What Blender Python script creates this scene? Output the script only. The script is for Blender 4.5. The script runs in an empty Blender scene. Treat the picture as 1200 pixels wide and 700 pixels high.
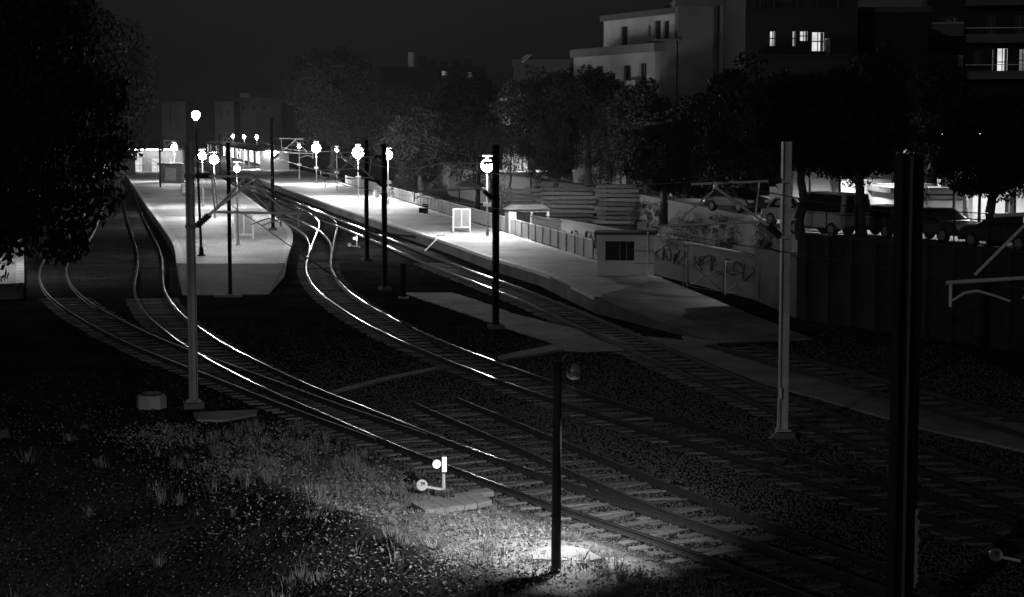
import bpy, math, random
import numpy as np
from mathutils import Vector, Matrix

R = math.radians
random.seed(7)
rng = np.random.default_rng(7)
S = bpy.context.scene
COL = S.collection

# ------------------------------------------------------------------ camera
F, YH, CX, CY, CAMZ = 2100.0, 153.0, 600.0, 350.0, 8.3
PITCH = math.atan((CY - YH) / F)
cam_d = bpy.data.cameras.new('camera')
cam = bpy.data.objects.new('camera', cam_d)
COL.objects.link(cam)
cam.location = (0, 0, CAMZ)
cam.rotation_euler = (math.pi / 2 - PITCH, 0, 0)
cam_d.sensor_width = 36.0
cam_d.lens = 36.0 * F / 1200.0
cam_d.clip_start = 0.5
cam_d.clip_end = 6000
S.camera = cam

# ------------------------------------------------------------------ sky, added moon, exposure
MOON_EL, MOON_AZ = R(13), R(-152)          # azimuth from +Y, negative = to the left
w = bpy.data.worlds.new('World')
S.world = w
w.use_nodes = True
nt = w.node_tree
nt.nodes.clear()
wo = nt.nodes.new('ShaderNodeOutputWorld')
bg = nt.nodes.new('ShaderNodeBackground')
sk = nt.nodes.new('ShaderNodeTexSky')
sk.sky_type = 'NISHITA'
sk.sun_disc = False
sk.sun_elevation = MOON_EL
sk.sun_rotation = MOON_AZ
sk.air_density = 1.0
sk.dust_density = 3.0
bw = nt.nodes.new('ShaderNodeRGBToBW')
nt.links.new(sk.outputs[0], bw.inputs[0])
nt.links.new(bw.outputs[0], bg.inputs[0])
bg.inputs[1].default_value = 0.0026
nt.links.new(bg.outputs[0], wo.inputs[0])

sun_d = bpy.data.lights.new('added_moonlight', 'SUN')  # moon added low behind the camera to light booth, mast and house fronts
sun_d.energy = 0.13
sun_d.angle = R(0.5)
sun = bpy.data.objects.new('added_moonlight', sun_d)
COL.objects.link(sun)
sdir = Vector((math.sin(MOON_AZ) * math.cos(MOON_EL), math.cos(MOON_AZ) * math.cos(MOON_EL), math.sin(MOON_EL)))
sun.rotation_euler = sdir.to_track_quat('Z', 'Y').to_euler()

S.view_settings.view_transform = 'Standard'
S.view_settings.look = 'None'
S.view_settings.exposure = 0.0
S.view_settings.gamma = 1.0
S.view_settings.use_curve_mapping = False
S.render.engine = 'CYCLES'
S.cycles.use_denoising = True
S.cycles.max_bounces = 4
S.cycles.diffuse_bounces = 2
S.cycles.glossy_bounces = 2
S.cycles.transmission_bounces = 3
S.cycles.volume_bounces = 0
S.cycles.sample_clamp_indirect = 2.0
S.cycles.sample_clamp_direct = 0.0
S.cycles.use_light_tree = True

# ------------------------------------------------------------------ pixel -> place
def ray(px, py):
    x, y = (px - CX) / F, (CY - py) / F
    c, s = math.cos(PITCH), math.sin(PITCH)
    return Vector((x, c + y * s, -s + y * c))

def P(px, py, z=0.0):
    d = ray(px, py)
    t = (z - CAMZ) / d.z
    return Vector((d.x * t, d.y * t, z))

def D(px, py, Y):
    d = ray(px, py)
    t = Y / d.y
    return Vector((d.x * t, Y, CAMZ + d.z * t))

# ------------------------------------------------------------------ materials (all grey: the picture is black and white)
MATS = {}
def mat(name, c=0.3, rough=0.8, var=0.25, scale=3.0, bump=0.0, bscale=20.0, metal=0.0, spec=0.4, stain=0.0, rnd=0.0):
    if name in MATS:
        return MATS[name]
    m = bpy.data.materials.new(name)
    m.use_nodes = True
    n, l = m.node_tree.nodes, m.node_tree.links
    b = n['Principled BSDF']
    b.inputs['Roughness'].default_value = rough
    b.inputs['Metallic'].default_value = metal
    b.inputs['Specular IOR Level'].default_value = spec
    tc = n.new('ShaderNodeTexCoord')
    no = n.new('ShaderNodeTexNoise')
    no.inputs['Scale'].default_value = scale
    no.inputs['Detail'].default_value = 6
    no.inputs['Roughness'].default_value = 0.65
    l.new(tc.outputs['Object'], no.inputs['Vector'])
    mr = n.new('ShaderNodeMapRange')
    mr.inputs[1].default_value = 0.25
    mr.inputs[2].default_value = 0.75
    mr.inputs[3].default_value = c * (1 - var)
    mr.inputs[4].default_value = c * (1 + var)
    l.new(no.outputs[0], mr.inputs[0])
    out = mr.outputs[0]
    if stain > 0:
        n2 = n.new('ShaderNodeTexNoise')
        n2.inputs['Scale'].default_value = scale * 0.23
        n2.inputs['Detail'].default_value = 4
        l.new(tc.outputs['Object'], n2.inputs['Vector'])
        m2 = n.new('ShaderNodeMapRange')
        m2.inputs[1].default_value = 0.35
        m2.inputs[2].default_value = 0.62
        m2.inputs[3].default_value = 1 - stain
        m2.inputs[4].default_value = 1.0
        l.new(n2.outputs[0], m2.inputs[0])
        mu = n.new('ShaderNodeMath'); mu.operation = 'MULTIPLY'
        l.new(out, mu.inputs[0]); l.new(m2.outputs[0], mu.inputs[1])
        out = mu.outputs[0]
    if rnd > 0:
        oi = n.new('ShaderNodeObjectInfo')
        m3 = n.new('ShaderNodeMapRange')
        m3.inputs[3].default_value = 1 - rnd
        m3.inputs[4].default_value = 1 + rnd
        l.new(oi.outputs['Random'], m3.inputs[0])
        mu = n.new('ShaderNodeMath'); mu.operation = 'MULTIPLY'
        l.new(out, mu.inputs[0]); l.new(m3.outputs[0], mu.inputs[1])
        out = mu.outputs[0]
    cc = n.new('ShaderNodeCombineColor')
    for k in range(3):
        l.new(out, cc.inputs[k])
    l.new(cc.outputs[0], b.inputs['Base Color'])
    if bump > 0:
        nb = n.new('ShaderNodeTexNoise')
        nb.inputs['Scale'].default_value = bscale
        nb.inputs['Detail'].default_value = 5
        l.new(tc.outputs['Object'], nb.inputs['Vector'])
        bp = n.new('ShaderNodeBump')
        bp.inputs['Strength'].default_value = 1.0
        bp.inputs['Distance'].default_value = bump
        l.new(nb.outputs[0], bp.inputs['Height'])
        l.new(bp.outputs[0], b.inputs['Normal'])
    MATS[name] = m
    return m

def emit(name, strength, var=0.0, scale=2.0):
    if name in MATS:
        return MATS[name]
    m = bpy.data.materials.new(name)
    m.use_nodes = True
    n, l = m.node_tree.nodes, m.node_tree.links
    n.clear()
    o = n.new('ShaderNodeOutputMaterial')
    e = n.new('ShaderNodeEmission')
    e.inputs[0].default_value = (1, 1, 1, 1)
    e.inputs[1].default_value = strength
    if var > 0:
        tc = n.new('ShaderNodeTexCoord')
        no = n.new('ShaderNodeTexNoise'); no.inputs['Scale'].default_value = scale
        l.new(tc.outputs['Object'], no.inputs['Vector'])
        mr = n.new('ShaderNodeMapRange')
        mr.inputs[1].default_value = 0.3; mr.inputs[2].default_value = 0.7
        mr.inputs[3].default_value = strength * (1 - var); mr.inputs[4].default_value = strength * (1 + var)
        l.new(no.outputs[0], mr.inputs[0]); l.new(mr.outputs[0], e.inputs[1])
    l.new(e.outputs[0], o.inputs[0])
    MATS[name] = m
    return m

def ground_material():
    m = bpy.data.materials.new('ballast_earth')
    m.use_nodes = True
    n, l = m.node_tree.nodes, m.node_tree.links
    b = n['Principled BSDF']
    b.inputs['Roughness'].default_value = 0.95
    b.inputs['Specular IOR Level'].default_value = 0.0
    tc = n.new('ShaderNodeTexCoord')
    v = n.new('ShaderNodeTexVoronoi'); v.inputs['Scale'].default_value = 13
    l.new(tc.outputs['Object'], v.inputs['Vector'])
    n1 = n.new('ShaderNodeTexNoise'); n1.inputs['Scale'].default_value = 0.35; n1.inputs['Detail'].default_value = 7
    l.new(tc.outputs['Object'], n1.inputs['Vector'])
    at = n.new('ShaderNodeAttribute'); at.attribute_name = 'soil'
    sp = n.new('ShaderNodeSeparateColor'); l.new(v.outputs['Color'], sp.inputs[0])
    a = n.new('ShaderNodeMapRange'); a.inputs[3].default_value = 0.012; a.inputs[4].default_value = 0.055
    l.new(sp.outputs[0], a.inputs[0])
    c = n.new('ShaderNodeMapRange'); c.inputs[1].default_value = 0.3; c.inputs[2].default_value = 0.7
    c.inputs[3].default_value = 0.55; c.inputs[4].default_value = 1.35
    l.new(n1.outputs[0], c.inputs[0])
    mu = n.new('ShaderNodeMath'); mu.operation = 'MULTIPLY'
    l.new(a.outputs[0], mu.inputs[0]); l.new(c.outputs[0], mu.inputs[1])
    n3 = n.new('ShaderNodeTexNoise'); n3.inputs['Scale'].default_value = 1.6; n3.inputs['Detail'].default_value = 8; n3.inputs['Roughness'].default_value = .7
    l.new(tc.outputs['Object'], n3.inputs['Vector'])
    ms = n.new('ShaderNodeMapRange'); ms.inputs[1].default_value = .3; ms.inputs[2].default_value = .7; ms.inputs[3].default_value = .08; ms.inputs[4].default_value = .42
    l.new(n3.outputs[0], ms.inputs[0])
    mx = n.new('ShaderNodeMix'); mx.data_type = 'FLOAT'
    l.new(at.outputs['Fac'], mx.inputs[0]); l.new(mu.outputs[0], mx.inputs[2]); l.new(ms.outputs[0], mx.inputs[3])
    cc = n.new('ShaderNodeCombineColor')
    for k in range(3): l.new(mx.outputs[0], cc.inputs[k])
    l.new(cc.outputs[0], b.inputs['Base Color'])
    bp = n.new('ShaderNodeBump'); bp.inputs['Distance'].default_value = 0.018
    l.new(v.outputs['Distance'], bp.inputs['Height'])
    l.new(bp.outputs[0], b.inputs['Normal'])
    return m

M_ground = ground_material()
M_rail = mat('worn_rail_steel', 0.27, 0.22, 0.2, 6, metal=0.9)
M_railside = mat('rusty_rail_side', 0.035, 0.8, 0.3, 8)
M_railworn = mat('half_worn_rail_head', 0.16, 0.35, 0.3, 6, metal=0.7)
M_rust = mat('rusty_rail_head', 0.08, 0.6, 0.4, 6, metal=0.3)
M_sleeper = mat('weathered_sleeper_timber', 0.17, 0.9, 0.45, 5, bump=0.01, bscale=25, rnd=0.4, spec=.1)
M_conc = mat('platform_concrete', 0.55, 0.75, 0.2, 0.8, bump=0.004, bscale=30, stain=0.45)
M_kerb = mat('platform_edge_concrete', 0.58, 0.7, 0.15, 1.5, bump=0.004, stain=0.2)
def add_joints(m, sz=1.2):
    n, l = m.node_tree.nodes, m.node_tree.links
    b = n['Principled BSDF']
    old = b.inputs['Base Color'].links[0].from_socket
    tc = n.new('ShaderNodeTexCoord'); br = n.new('ShaderNodeTexBrick')
    br.inputs['Scale'].default_value = 1.0 / sz; br.inputs['Mortar Size'].default_value = .012
    br.inputs['Color1'].default_value = (1, 1, 1, 1); br.inputs['Color2'].default_value = (.8, .8, .8, 1); br.inputs['Mortar'].default_value = (.35, .35, .35, 1)
    mp = n.new('ShaderNodeMapping'); mp.inputs['Rotation'].default_value = (0, 0, R(12))
    l.new(tc.outputs['Object'], mp.inputs[0]); l.new(mp.outputs[0], br.inputs[0])
    mx = n.new('ShaderNodeMix'); mx.data_type = 'RGBA'; mx.blend_type = 'MULTIPLY'; mx.inputs[0].default_value = 1
    l.new(old, mx.inputs[6]); l.new(br.outputs[0], mx.inputs[7]); l.new(mx.outputs[2], b.inputs['Base Color'])
add_joints(M_conc, 2.4)
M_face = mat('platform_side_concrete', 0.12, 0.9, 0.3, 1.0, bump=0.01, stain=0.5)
M_path = mat('path_concrete', 0.34, 0.9, 0.25, 1.2, bump=0.006, bscale=18, stain=0.45, spec=.1)
M_slab = mat('pale_concrete_slab', 0.28, 0.85, 0.2, 3, bump=0.006, bscale=25, stain=0.2)
M_mast = mat('galvanised_mast_steel', 0.32, 0.7, 0.25, 1.5, stain=0.3)
M_mastpale = mat('pale_mast_steel', 0.58, 0.6, 0.2, 1.5, metal=0.0, stain=0.25)
M_darkpole = mat('dark_painted_steel', 0.015, 0.9, 0.3, 2, spec=.1)
M_tube = mat('aluminium_tube', 0.8, 0.45, 0.1, 4, metal=0.0)
M_insul = mat('brown_insulator', 0.05, 0.3, 0.2, 8)
M_wire = mat('copper_wire', 0.05, 0.5, 0.2, 5)
M_post = mat('lamp_post_paint', 0.62, 0.45, 0.1, 2, stain=0.15)
M_white = mat('white_paint', 0.78, 0.5, 0.08, 2, stain=0.12)
M_booth = mat('booth_panel', 0.68, 0.5, 0.1, 1.2, stain=0.2)
M_dark = mat('dark_paint', 0.03, 0.5, 0.3, 3)
M_glass = mat('dark_glass', 0.02, 0.08, 0.1, 1, spec=0.6)
M_wall = mat('rendered_wall', 0.22, 0.9, 0.2, 0.5, bump=0.004, stain=0.35)
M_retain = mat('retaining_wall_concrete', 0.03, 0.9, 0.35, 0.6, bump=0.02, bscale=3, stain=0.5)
M_bwhite = mat('pale_render', 0.40, 0.9, 0.2, 0.5, stain=0.45)
M_bgrey = mat('grey_render', 0.13, 0.9, 0.2, 0.35, stain=0.35)
M_bdark = mat('dark_render', 0.014, 0.9, 0.25, 0.35, stain=0.35)
M_roof = mat('dark_roof', 0.06, 0.8, 0.25, 1)
M_asph = mat('street_asphalt', 0.07, 0.85, 0.25, 1.5, bump=0.003)
M_bark = mat('bark', 0.05, 0.95, 0.4, 4, bump=0.03, bscale=6)
M_leaf = mat('foliage', 0.018, 0.8, 0.5, 0.6, spec=0.15)
M_leafdry = mat('dry_leaves', 0.24, 0.8, 0.75, 4, spec=0.2)
M_grass = mat('dry_grass', 0.20, 0.85, 0.5, 1.5)
M_stone = mat('gravel_stone', 0.11, 0.9, 0.85, 9, spec=.1)
M_timber = mat('stacked_timber', 0.04, 0.9, 0.4, 3, rnd=0.5)
M_sheet = mat('galvanised_sheet', 0.30, 0.55, 0.2, 1.5, metal=0.1, stain=0.25)
M_car = [mat('car_paint_silver', 0.35, 0.25, 0.05, 1), mat('car_paint_dark', 0.05, 0.2, 0.05, 1), mat('car_paint_white', 0.7, 0.25, 0.05, 1)]
M_tyre = mat('tyre_rubber', 0.02, 0.9, 0.2, 4)
M_globe = emit('lit_globe', 760)
M_farglobe = emit('lit_far_globe', 420)
M_lens = emit('reflecting_lens_glow', 1.6)  # weak glow stands in for lamplight thrown back by the lenses
M_win = emit('lit_window', 0.75, 0.25, 1.2)
M_windim = emit('lit_window_dim', 0.16, 0.4, 1.2)
M_tube_light = emit('lit_fluorescent_tube', 260)
M_bulb = emit('lit_lamp_bulb', 40)

# ------------------------------------------------------------------ mesh builder
class MB:
    def __init__(s):
        s.v, s.f = [], []
    def add(s, vs, fs):
        o = len(s.v)
        s.v += [tuple(v) for v in vs]
        s.f += [tuple(i + o for i in f) for f in fs]
        return s
    def box(s, c, d, m=None):
        x, y, z = d[0] / 2, d[1] / 2, d[2] / 2
        vs = [Vector(p) for p in ((-x, -y, -z), (x, -y, -z), (x, y, -z), (-x, y, -z), (-x, -y, z), (x, -y, z), (x, y, z), (-x, y, z))]
        if m is not None: vs = [m @ v for v in vs]
        return s.add([v + Vector(c) for v in vs], [(0, 3, 2, 1), (4, 5, 6, 7), (0, 1, 5, 4), (1, 2, 6, 5), (2, 3, 7, 6), (3, 0, 4, 7)])
    def bar(s, a, b, wd, h=None):
        a, b = Vector(a), Vector(b)
        h = h or wd
        q = (b - a).to_track_quat('Y', 'Z').to_matrix()
        return s.box((a + b) / 2, (wd, (b - a).length, h), q)
    def tube(s, a, b, r0, r1=None, n=8, caps=True):
        a, b = Vector(a), Vector(b)
        r1 = r0 if r1 is None else r1
        q = (b - a).to_track_quat('Z', 'Y').to_matrix()
        vs = []
        for p, r in ((a, r0), (b, r1)):
            for k in range(n):
                t = 2 * math.pi * k / n
                vs.append(p + q @ Vector((r * math.cos(t), r * math.sin(t), 0)))
        fs = [(k, (k + 1) % n, n + (k + 1) % n, n + k) for k in range(n)]
        if caps: fs += [tuple(range(n - 1, -1, -1)), tuple(range(n, 2 * n))]
        return s.add(vs, fs)
    def path(s, pts, r, n=6):
        for a, b in zip(pts[:-1], pts[1:]): s.tube(a, b, r, r, n)
        return s
    def lathe(s, prof, n=16, c=(0, 0, 0), m=None):
        c = Vector(c); vs = []
        for r, z in prof:
            for k in range(n):
                t = 2 * math.pi * k / n
                p = Vector((max(r, 1e-4) * math.cos(t), max(r, 1e-4) * math.sin(t), z))
                if m is not None: p = m @ p
                vs.append(c + p)
        fs = []
        for i in range(len(prof) - 1):
            for k in range(n):
                fs.append((i * n + k, i * n + (k + 1) % n, (i + 1) * n + (k + 1) % n, (i + 1) * n + k))
        return s.add(vs, fs)
    def prism(s, top, bottom):
        n = len(top)
        return s.add(list(top) + list(bottom), [tuple(range(n)), tuple(range(2 * n - 1, n - 1, -1))] + [(k, n + k, n + (k + 1) % n, (k + 1) % n) for k in range(n)])
    def build(s, name, m, parent=None, smooth=False):
        me = bpy.data.meshes.new(name)
        me.from_pydata(s.v, [], s.f)
        me.materials.append(m)
        if smooth: me.polygons.foreach_set('use_smooth', [True] * len(me.polygons))
        me.update()
        return link(name, me, parent)

def link(name, me, parent=None):
    o = bpy.data.objects.new(name, me)
    COL.objects.link(o)
    if parent is not None: o.parent = parent
    return o

def npmesh(name, V, Fq, m, nv=4):
    me = bpy.data.meshes.new(name)
    V = np.asarray(V, dtype=np.float32); Fq = np.asarray(Fq, dtype=np.int32)
    me.vertices.add(len(V)); me.vertices.foreach_set('co', V.ravel())
    me.loops.add(Fq.size); me.loops.foreach_set('vertex_index', Fq.ravel())
    me.polygons.add(len(Fq))
    me.polygons.foreach_set('loop_start', np.arange(0, Fq.size, nv, dtype=np.int32))
    me.polygons.foreach_set('loop_total', np.full(len(Fq), nv, dtype=np.int32))
    me.materials.append(m)
    me.update(calc_edges=True)
    return me

def tag(o, label, cat, group=None):
    o['label'] = label; o['category'] = cat
    if group: o['group'] = group
    return o

def thing(name, label, cat, loc=(0, 0, 0), rz=0.0, group=None):
    o = bpy.data.objects.new(name, None)
    o.empty_display_size = 0.2
    COL.objects.link(o)
    o.location = loc; o.rotation_euler = (0, 0, rz)
    return tag(o, label, cat, group)

def struct(name, mb, m):
    o = mb.build(name, m); o['kind'] = 'structure'
    return o

def catmull(pts, step=1.0, smooth=0):
    pts = [Vector(p) for p in pts]
    q = [pts[0] * 2 - pts[1]] + pts + [pts[-1] * 2 - pts[-2]]
    out = []
    for i in range(1, len(q) - 2):
        p0, p1, p2, p3 = q[i - 1:i + 3]
        n = max(2, int((p2 - p1).length / step))
        d1 = max((p1 - p0).length, 1e-3) ** .5; d2 = max((p2 - p1).length, 1e-3) ** .5; d3 = max((p3 - p2).length, 1e-3) ** .5
        t1 = (p1 - p0) / d1 - (p2 - p0) / (d1 + d2) + (p2 - p1) / d2
        t2 = (p2 - p1) / d2 - (p3 - p1) / (d2 + d3) + (p3 - p2) / d3
        t1, t2 = t1 * d2, t2 * d2
        for k in range(n):
            t = k / n
            out.append(p1 * (2 * t**3 - 3 * t**2 + 1) + t1 * (t**3 - 2 * t**2 + t) + p2 * (-2 * t**3 + 3 * t**2) + t2 * (t**3 - t**2))
    out.append(pts[-1])
    # resample evenly
    L = [0.0]
    for a, b in zip(out[:-1], out[1:]): L.append(L[-1] + (b - a).length)
    n = max(2, int(L[-1] / step))
    A = np.array([tuple(p) for p in out])
    s_ = np.linspace(0, L[-1], n + 1)
    B = np.stack([np.interp(s_, L, A[:, k]) for k in range(3)], 1)
    for _ in range(smooth):
        C = B.copy(); C[1:-1] = B[:-2] * .25 + B[1:-1] * .5 + B[2:] * .25
        B = C
    return [Vector(p) for p in B]

def offset(pts, d):
    out = []
    for i, p in enumerate(pts):
        a = pts[max(i - 1, 0)]; b = pts[min(i + 1, len(pts) - 1)]
        t = (b - a); t.z = 0; t.normalize()
        out.append(p + Vector((t.y, -t.x, 0)) * d)
    return out

# ================================================================== THE SETTING
# ---- tracks as pixel polylines of the rail heads (far end first)
RZ = 0.20
def px_path(px, step=1.0, smooth=12):
    return catmull([P(x, y, RZ) for x, y in px], step, smooth)

T1L = px_path([(136, 196), (140, 207), (143, 220), (148, 250), (155, 273), (161.5, 297), (160, 317), (157, 337), (161, 351), (174, 371), (197, 390), (220, 407), (271, 435), (325, 462), (400, 492), (435, 510), (600, 573), (650, 593), (760, 625), (900, 678), (950, 698), (1030, 730)])
T0L = px_path([(112, 225), (100, 250), (77, 284), (52, 303), (46, 320), (51, 338), (66, 354), (98, 375), (150, 402), (234, 435), (270, 449), (346, 480), (400, 498), (440, 513.5)])
T3L = px_path([(262, 222), (290, 237), (331, 258), (346.8, 266.6), (357.5, 275), (363, 285.4), (362, 296), (358.5, 308.6), (360, 321), (368, 335.4), (379, 346), (400, 361.7), (450, 390), (510, 416), (563.6, 437), (647.5, 467), (740, 496), (888, 542), (1035, 588), (1200, 638), (1300, 668)])
T4L = px_path([(232, 199), (262, 210), (320, 233), (370, 254), (395, 264), (453, 288), (516.7, 315), (577, 338), (647, 367), (740, 409), (783, 428), (876, 467), (1000, 517), (1200, 595)])
T5L = px_path([(835, 404), (900, 421), (1000, 450), (1200, 508), (1300, 536)])
M2L = px_path([(487, 472), (647, 541), (720, 574), (800, 607), (900, 641), (1025, 688), (1080, 708)])
M2R = px_path([(537, 466), (647, 511), (750, 553), (880, 605), (960, 634), (1035, 660), (1100, 683)])
X1L = px_path([(318, 231), (340, 240), (357, 247), (369, 254), (374.5, 262), (372.5, 269), (367.5, 281), (364, 292)], smooth=6)
G = 1.505

# ---- ground
T1arr = np.array([(p.x, p.y) for p in T1L if p.y < 75])
def left_of_track(x, y):
    X = np.interp(y, T1arr[::-1, 1], T1arr[::-1, 0])
    return X - x
def gh(x, y):
    x = np.asarray(x, float); y = np.asarray(y, float)
    d = left_of_track(x, y)
    near = np.clip((47 - y) / 9, 0, 1) * np.clip((d - 1.0) / 3.0, 0, 1) * np.clip((30 - d) / 6, 0, 1)
    h = near * (0.10 * np.sin(x * 1.7 + y * 0.9) + 0.07 * np.sin(x * 0.8 - y * 2.3 + 1) + 0.05 * np.sin(3.1 * x + 2.2 * y))
    h = h + 0.16 * near * np.clip((d - 1.2) / 1.5, 0, 1)
    h = h - 0.46 * np.clip(d - 5.4, 0, 4.5) * near - .08 * np.clip(d - 10, 0, 12) * near  # bank steepened so the trackside lamp only grazes it and it stays dark
    return h
def axis(a, b, step, far):
    inner = np.arange(a, b + 1e-6, step)
    up, dn, s_ = [b], [a], step
    while up[-1] < far:
        s_ *= 1.5; up.append(up[-1] + s_)
    s_ = step
    while dn[-1] > -far:
        s_ *= 1.5; dn.append(dn[-1] - s_)
    return np.concatenate([dn[:0:-1], inner, up[1:]])
gx = axis(-16, 22, 0.3, 1300); gy = axis(22, 62, 0.3, 1300)
GX, GY = np.meshgrid(gx, gy)
GZ = gh(GX, GY)
nx, ny = len(gx), len(gy)
I = np.arange(nx * ny).reshape(ny, nx)
Fq = np.stack([I[:-1, :-1], I[:-1, 1:], I[1:, 1:], I[1:, :-1]], -1).reshape(-1, 4)
me = npmesh('ground', np.stack([GX, GY, GZ], -1).reshape(-1, 3), Fq, M_ground)
me.polygons.foreach_set('use_smooth', [True] * len(me.polygons))
dd = left_of_track(GX, GY)
soil = np.clip((dd - .6) / .7, 0, 1) * np.clip((5.4 - dd) / 2.2, 0, 1) * np.clip((47 - GY) / 6, 0, 1) * (GY > 20)
at_ = me.attributes.new('soil', 'FLOAT', 'POINT'); at_.data.foreach_set('value', soil.ravel().astype(np.float32))
g = link('ground', me); g['kind'] = 'structure'

# ---- tracks
SEC = [(-.07, 0), (.07, 0), (.07, .015), (.014, .035), (.014, .112), (.037, .122), (.037, .155), (-.037, .155), (-.037, .122), (-.014, .112), (-.014, .035), (-.07, .015)]
def rail_mesh(pts, dz=0.0, dull=False):
    n = len(SEC); vs, fs, mi = [], [], []
    for i, p in enumerate(pts):
        a = pts[max(i - 1, 0)]; b = pts[min(i + 1, len(pts) - 1)]
        t = b - a; t.z = 0; t.normalize(); nn = Vector((t.y, -t.x, 0))
        for u, z in SEC:
            q = p + nn * u; vs.append((q.x, q.y, RZ - .155 + z + dz))
    for i in range(len(pts) - 1):
        for k in range(n):
            fs.append((i * n + k, (i + 1) * n + k, (i + 1) * n + (k + 1) % n, i * n + (k + 1) % n))
            mi.append(0 if k == 6 else 1)
    fs.append(tuple(range(n))); mi.append(1)
    fs.append(tuple((len(pts) - 1) * n + k for k in range(n - 1, -1, -1))); mi.append(1)
    me = bpy.data.meshes.new('rail'); me.from_pydata(vs, [], fs)
    me.materials.append(M_railworn if dull == 2 else M_rust if dull else M_rail); me.materials.append(M_railside)
    me.polygons.foreach_set('material_index', mi); me.update()
    return me

def sleeper_meshes():
    out = []
    for k in range(5):
        mb = MB(); L = 2.55 + random.uniform(-.06, .06)
        c = .012
        x, y, z = L / 2, .125 + random.uniform(-.01, .01), .08
        top = [(-x + c, -y + c, z), (x - c, -y + c, z), (x - c, y - c, z + random.uniform(-.01, .004)), (-x + c, y - c, z + random.uniform(-.01, .004))]
        mid = [(-x, -y, z - c), (x, -y, z - c), (x, y, z - c), (-x, y, z - c)]
        bot = [(-x, -y, -z), (x, -y, -z), (x, y, -z), (-x, y, -z)]
        mb.add(top + mid + bot, [(0, 1, 2, 3)] + [(4 + i, 4 + (i + 1) % 4, (i + 1) % 4, i) for i in range(4)] + [(8 + i, 8 + (i + 1) % 4, 4 + (i + 1) % 4, 4 + i) for i in range(4)])
        me = bpy.data.meshes.new('sleeper'); me.from_pydata(mb.v, [], mb.f); me.materials.append(M_sleeper); me.update()
        out.append(me)
    return out
SLP = sleeper_meshes()
fm = MB()
fm.box((0, 0, 0), (.34, .15, .018)); fm.box((.105, 0, .02), (.05, .05, .04)); fm.box((-.105, 0, .02), (.05, .05, .04))
FAST = bpy.data.meshes.new('rail_chair'); FAST.from_pydata(fm.v, [], fm.f); FAST.materials.append(M_railside); FAST.update()

def track(label, left, right=None, y0=0, y1=90, dz=0.0, group='railway tracks', slen=1.0, chairs=46, buried=0.0, skip=None, dull=False):
    t = thing('railway_track', label, 'railway track', (0, 0, 0), 0, group)
    right = right or offset(left, -G)
    if left[0].y > left[-1].y and right is not None:
        pass
    link('rail', rail_mesh(left, dz, dull), t); link('rail', rail_mesh(right, dz, dull), t)
    acc, last = 0.0, None
    for i in range(len(left) - 1):
        a, b = left[i], left[i + 1]
        seg = (b - a).length
        while acc <= seg:
            p = a + (b - a) * (acc / seg)
            if y0 < p.y < y1 and not (skip and skip(p)):
                # nearest right rail point
                j = min(range(len(right)), key=lambda k: (right[k] - p).length_squared)
                r = right[j]
                d = (r - p).normalized()
                c = (p + r) / 2
                s_ = link('sleeper', random.choice(SLP), t)
                dip = random.uniform(0, buried)
                s_.location = (c.x + random.uniform(-.04, .04), c.y + random.uniform(-.03, .03), -.035 + .0 - dip)
                s_.rotation_euler = (0, 0, math.atan2(d.y, d.x) + random.uniform(-.02, .02))
                s_.scale = (slen, 1, 1)
                if p.y < chairs:
                    for q in (p, r):
                        f = link('rail_chair', FAST, t)
                        f.location = (q.x, q.y, .052 + dz)
                        f.rotation_euler = (0, 0, math.atan2(d.y, d.x))
            acc += 0.62
        acc -= seg
    return t

# right-hand rail lies at +x side: paths run towards the camera, so their right hand is -x; use +G on the left hand
track('worn track sweeping past the trackside lamp from the dark left side', T1L, offset(T1L, -G), 0, 88, 0.0)
track('track joining the lamp-side track at its switch, coming from the leafy left side', T0L, offset(T0L, -G), 44, 88, -.004, dull=True)
track('shiny S-curved track between the island platform and the grey masts', T3L, offset(T3L, -G), 0, 112, 0.0)
track('straight track along the fenced platform and past the concrete crossing', T4L, offset(T4L, -G), 0, 112, 0.0)
track('unlit track beneath the retaining wall beyond the concrete path', T5L, offset(T5L, -G), 0, 90, 0.0, dull=True)
track('half-buried disused track starting in the gravel and meeting the lamp-side track', M2L, M2R, 0, 60, -.006, buried=.03, dull=True)
t = thing('crossover_track', 'short bright crossover linking the S-curved track to the platform track', 'railway track', (0, 0, 0), 0, 'railway tracks')
link('rail', rail_mesh(X1L, -.003), t); link('rail', rail_mesh(offset(X1L, -G), -.003), t)

# ---- platforms, paths
def slab(name, px, z, m, thick=None, base=0.0, kind='structure'):
    pts = [P(x, y, z) for x, y in px]
    if name == 'path':
        q = []
        for a, b_ in zip(pts, pts[1:] + pts[:1]):
            n = max(1, int((b_ - a).length / .5))
            for k in range(n): q.append(a.lerp(b_, k / n) + Vector((random.uniform(-.05, .05), random.uniform(-.09, .09), 0)))
        pts = q
    if sum((pts[i].x * pts[(i + 1) % len(pts)].y - pts[(i + 1) % len(pts)].x * pts[i].y) for i in range(len(pts))) < 0: pts.reverse()
    mb = MB(); mb.prism(pts, [Vector((p.x, p.y, base - .05)) for p in pts])
    o = mb.build(name, m); o['kind'] = kind
    return o, pts

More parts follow.
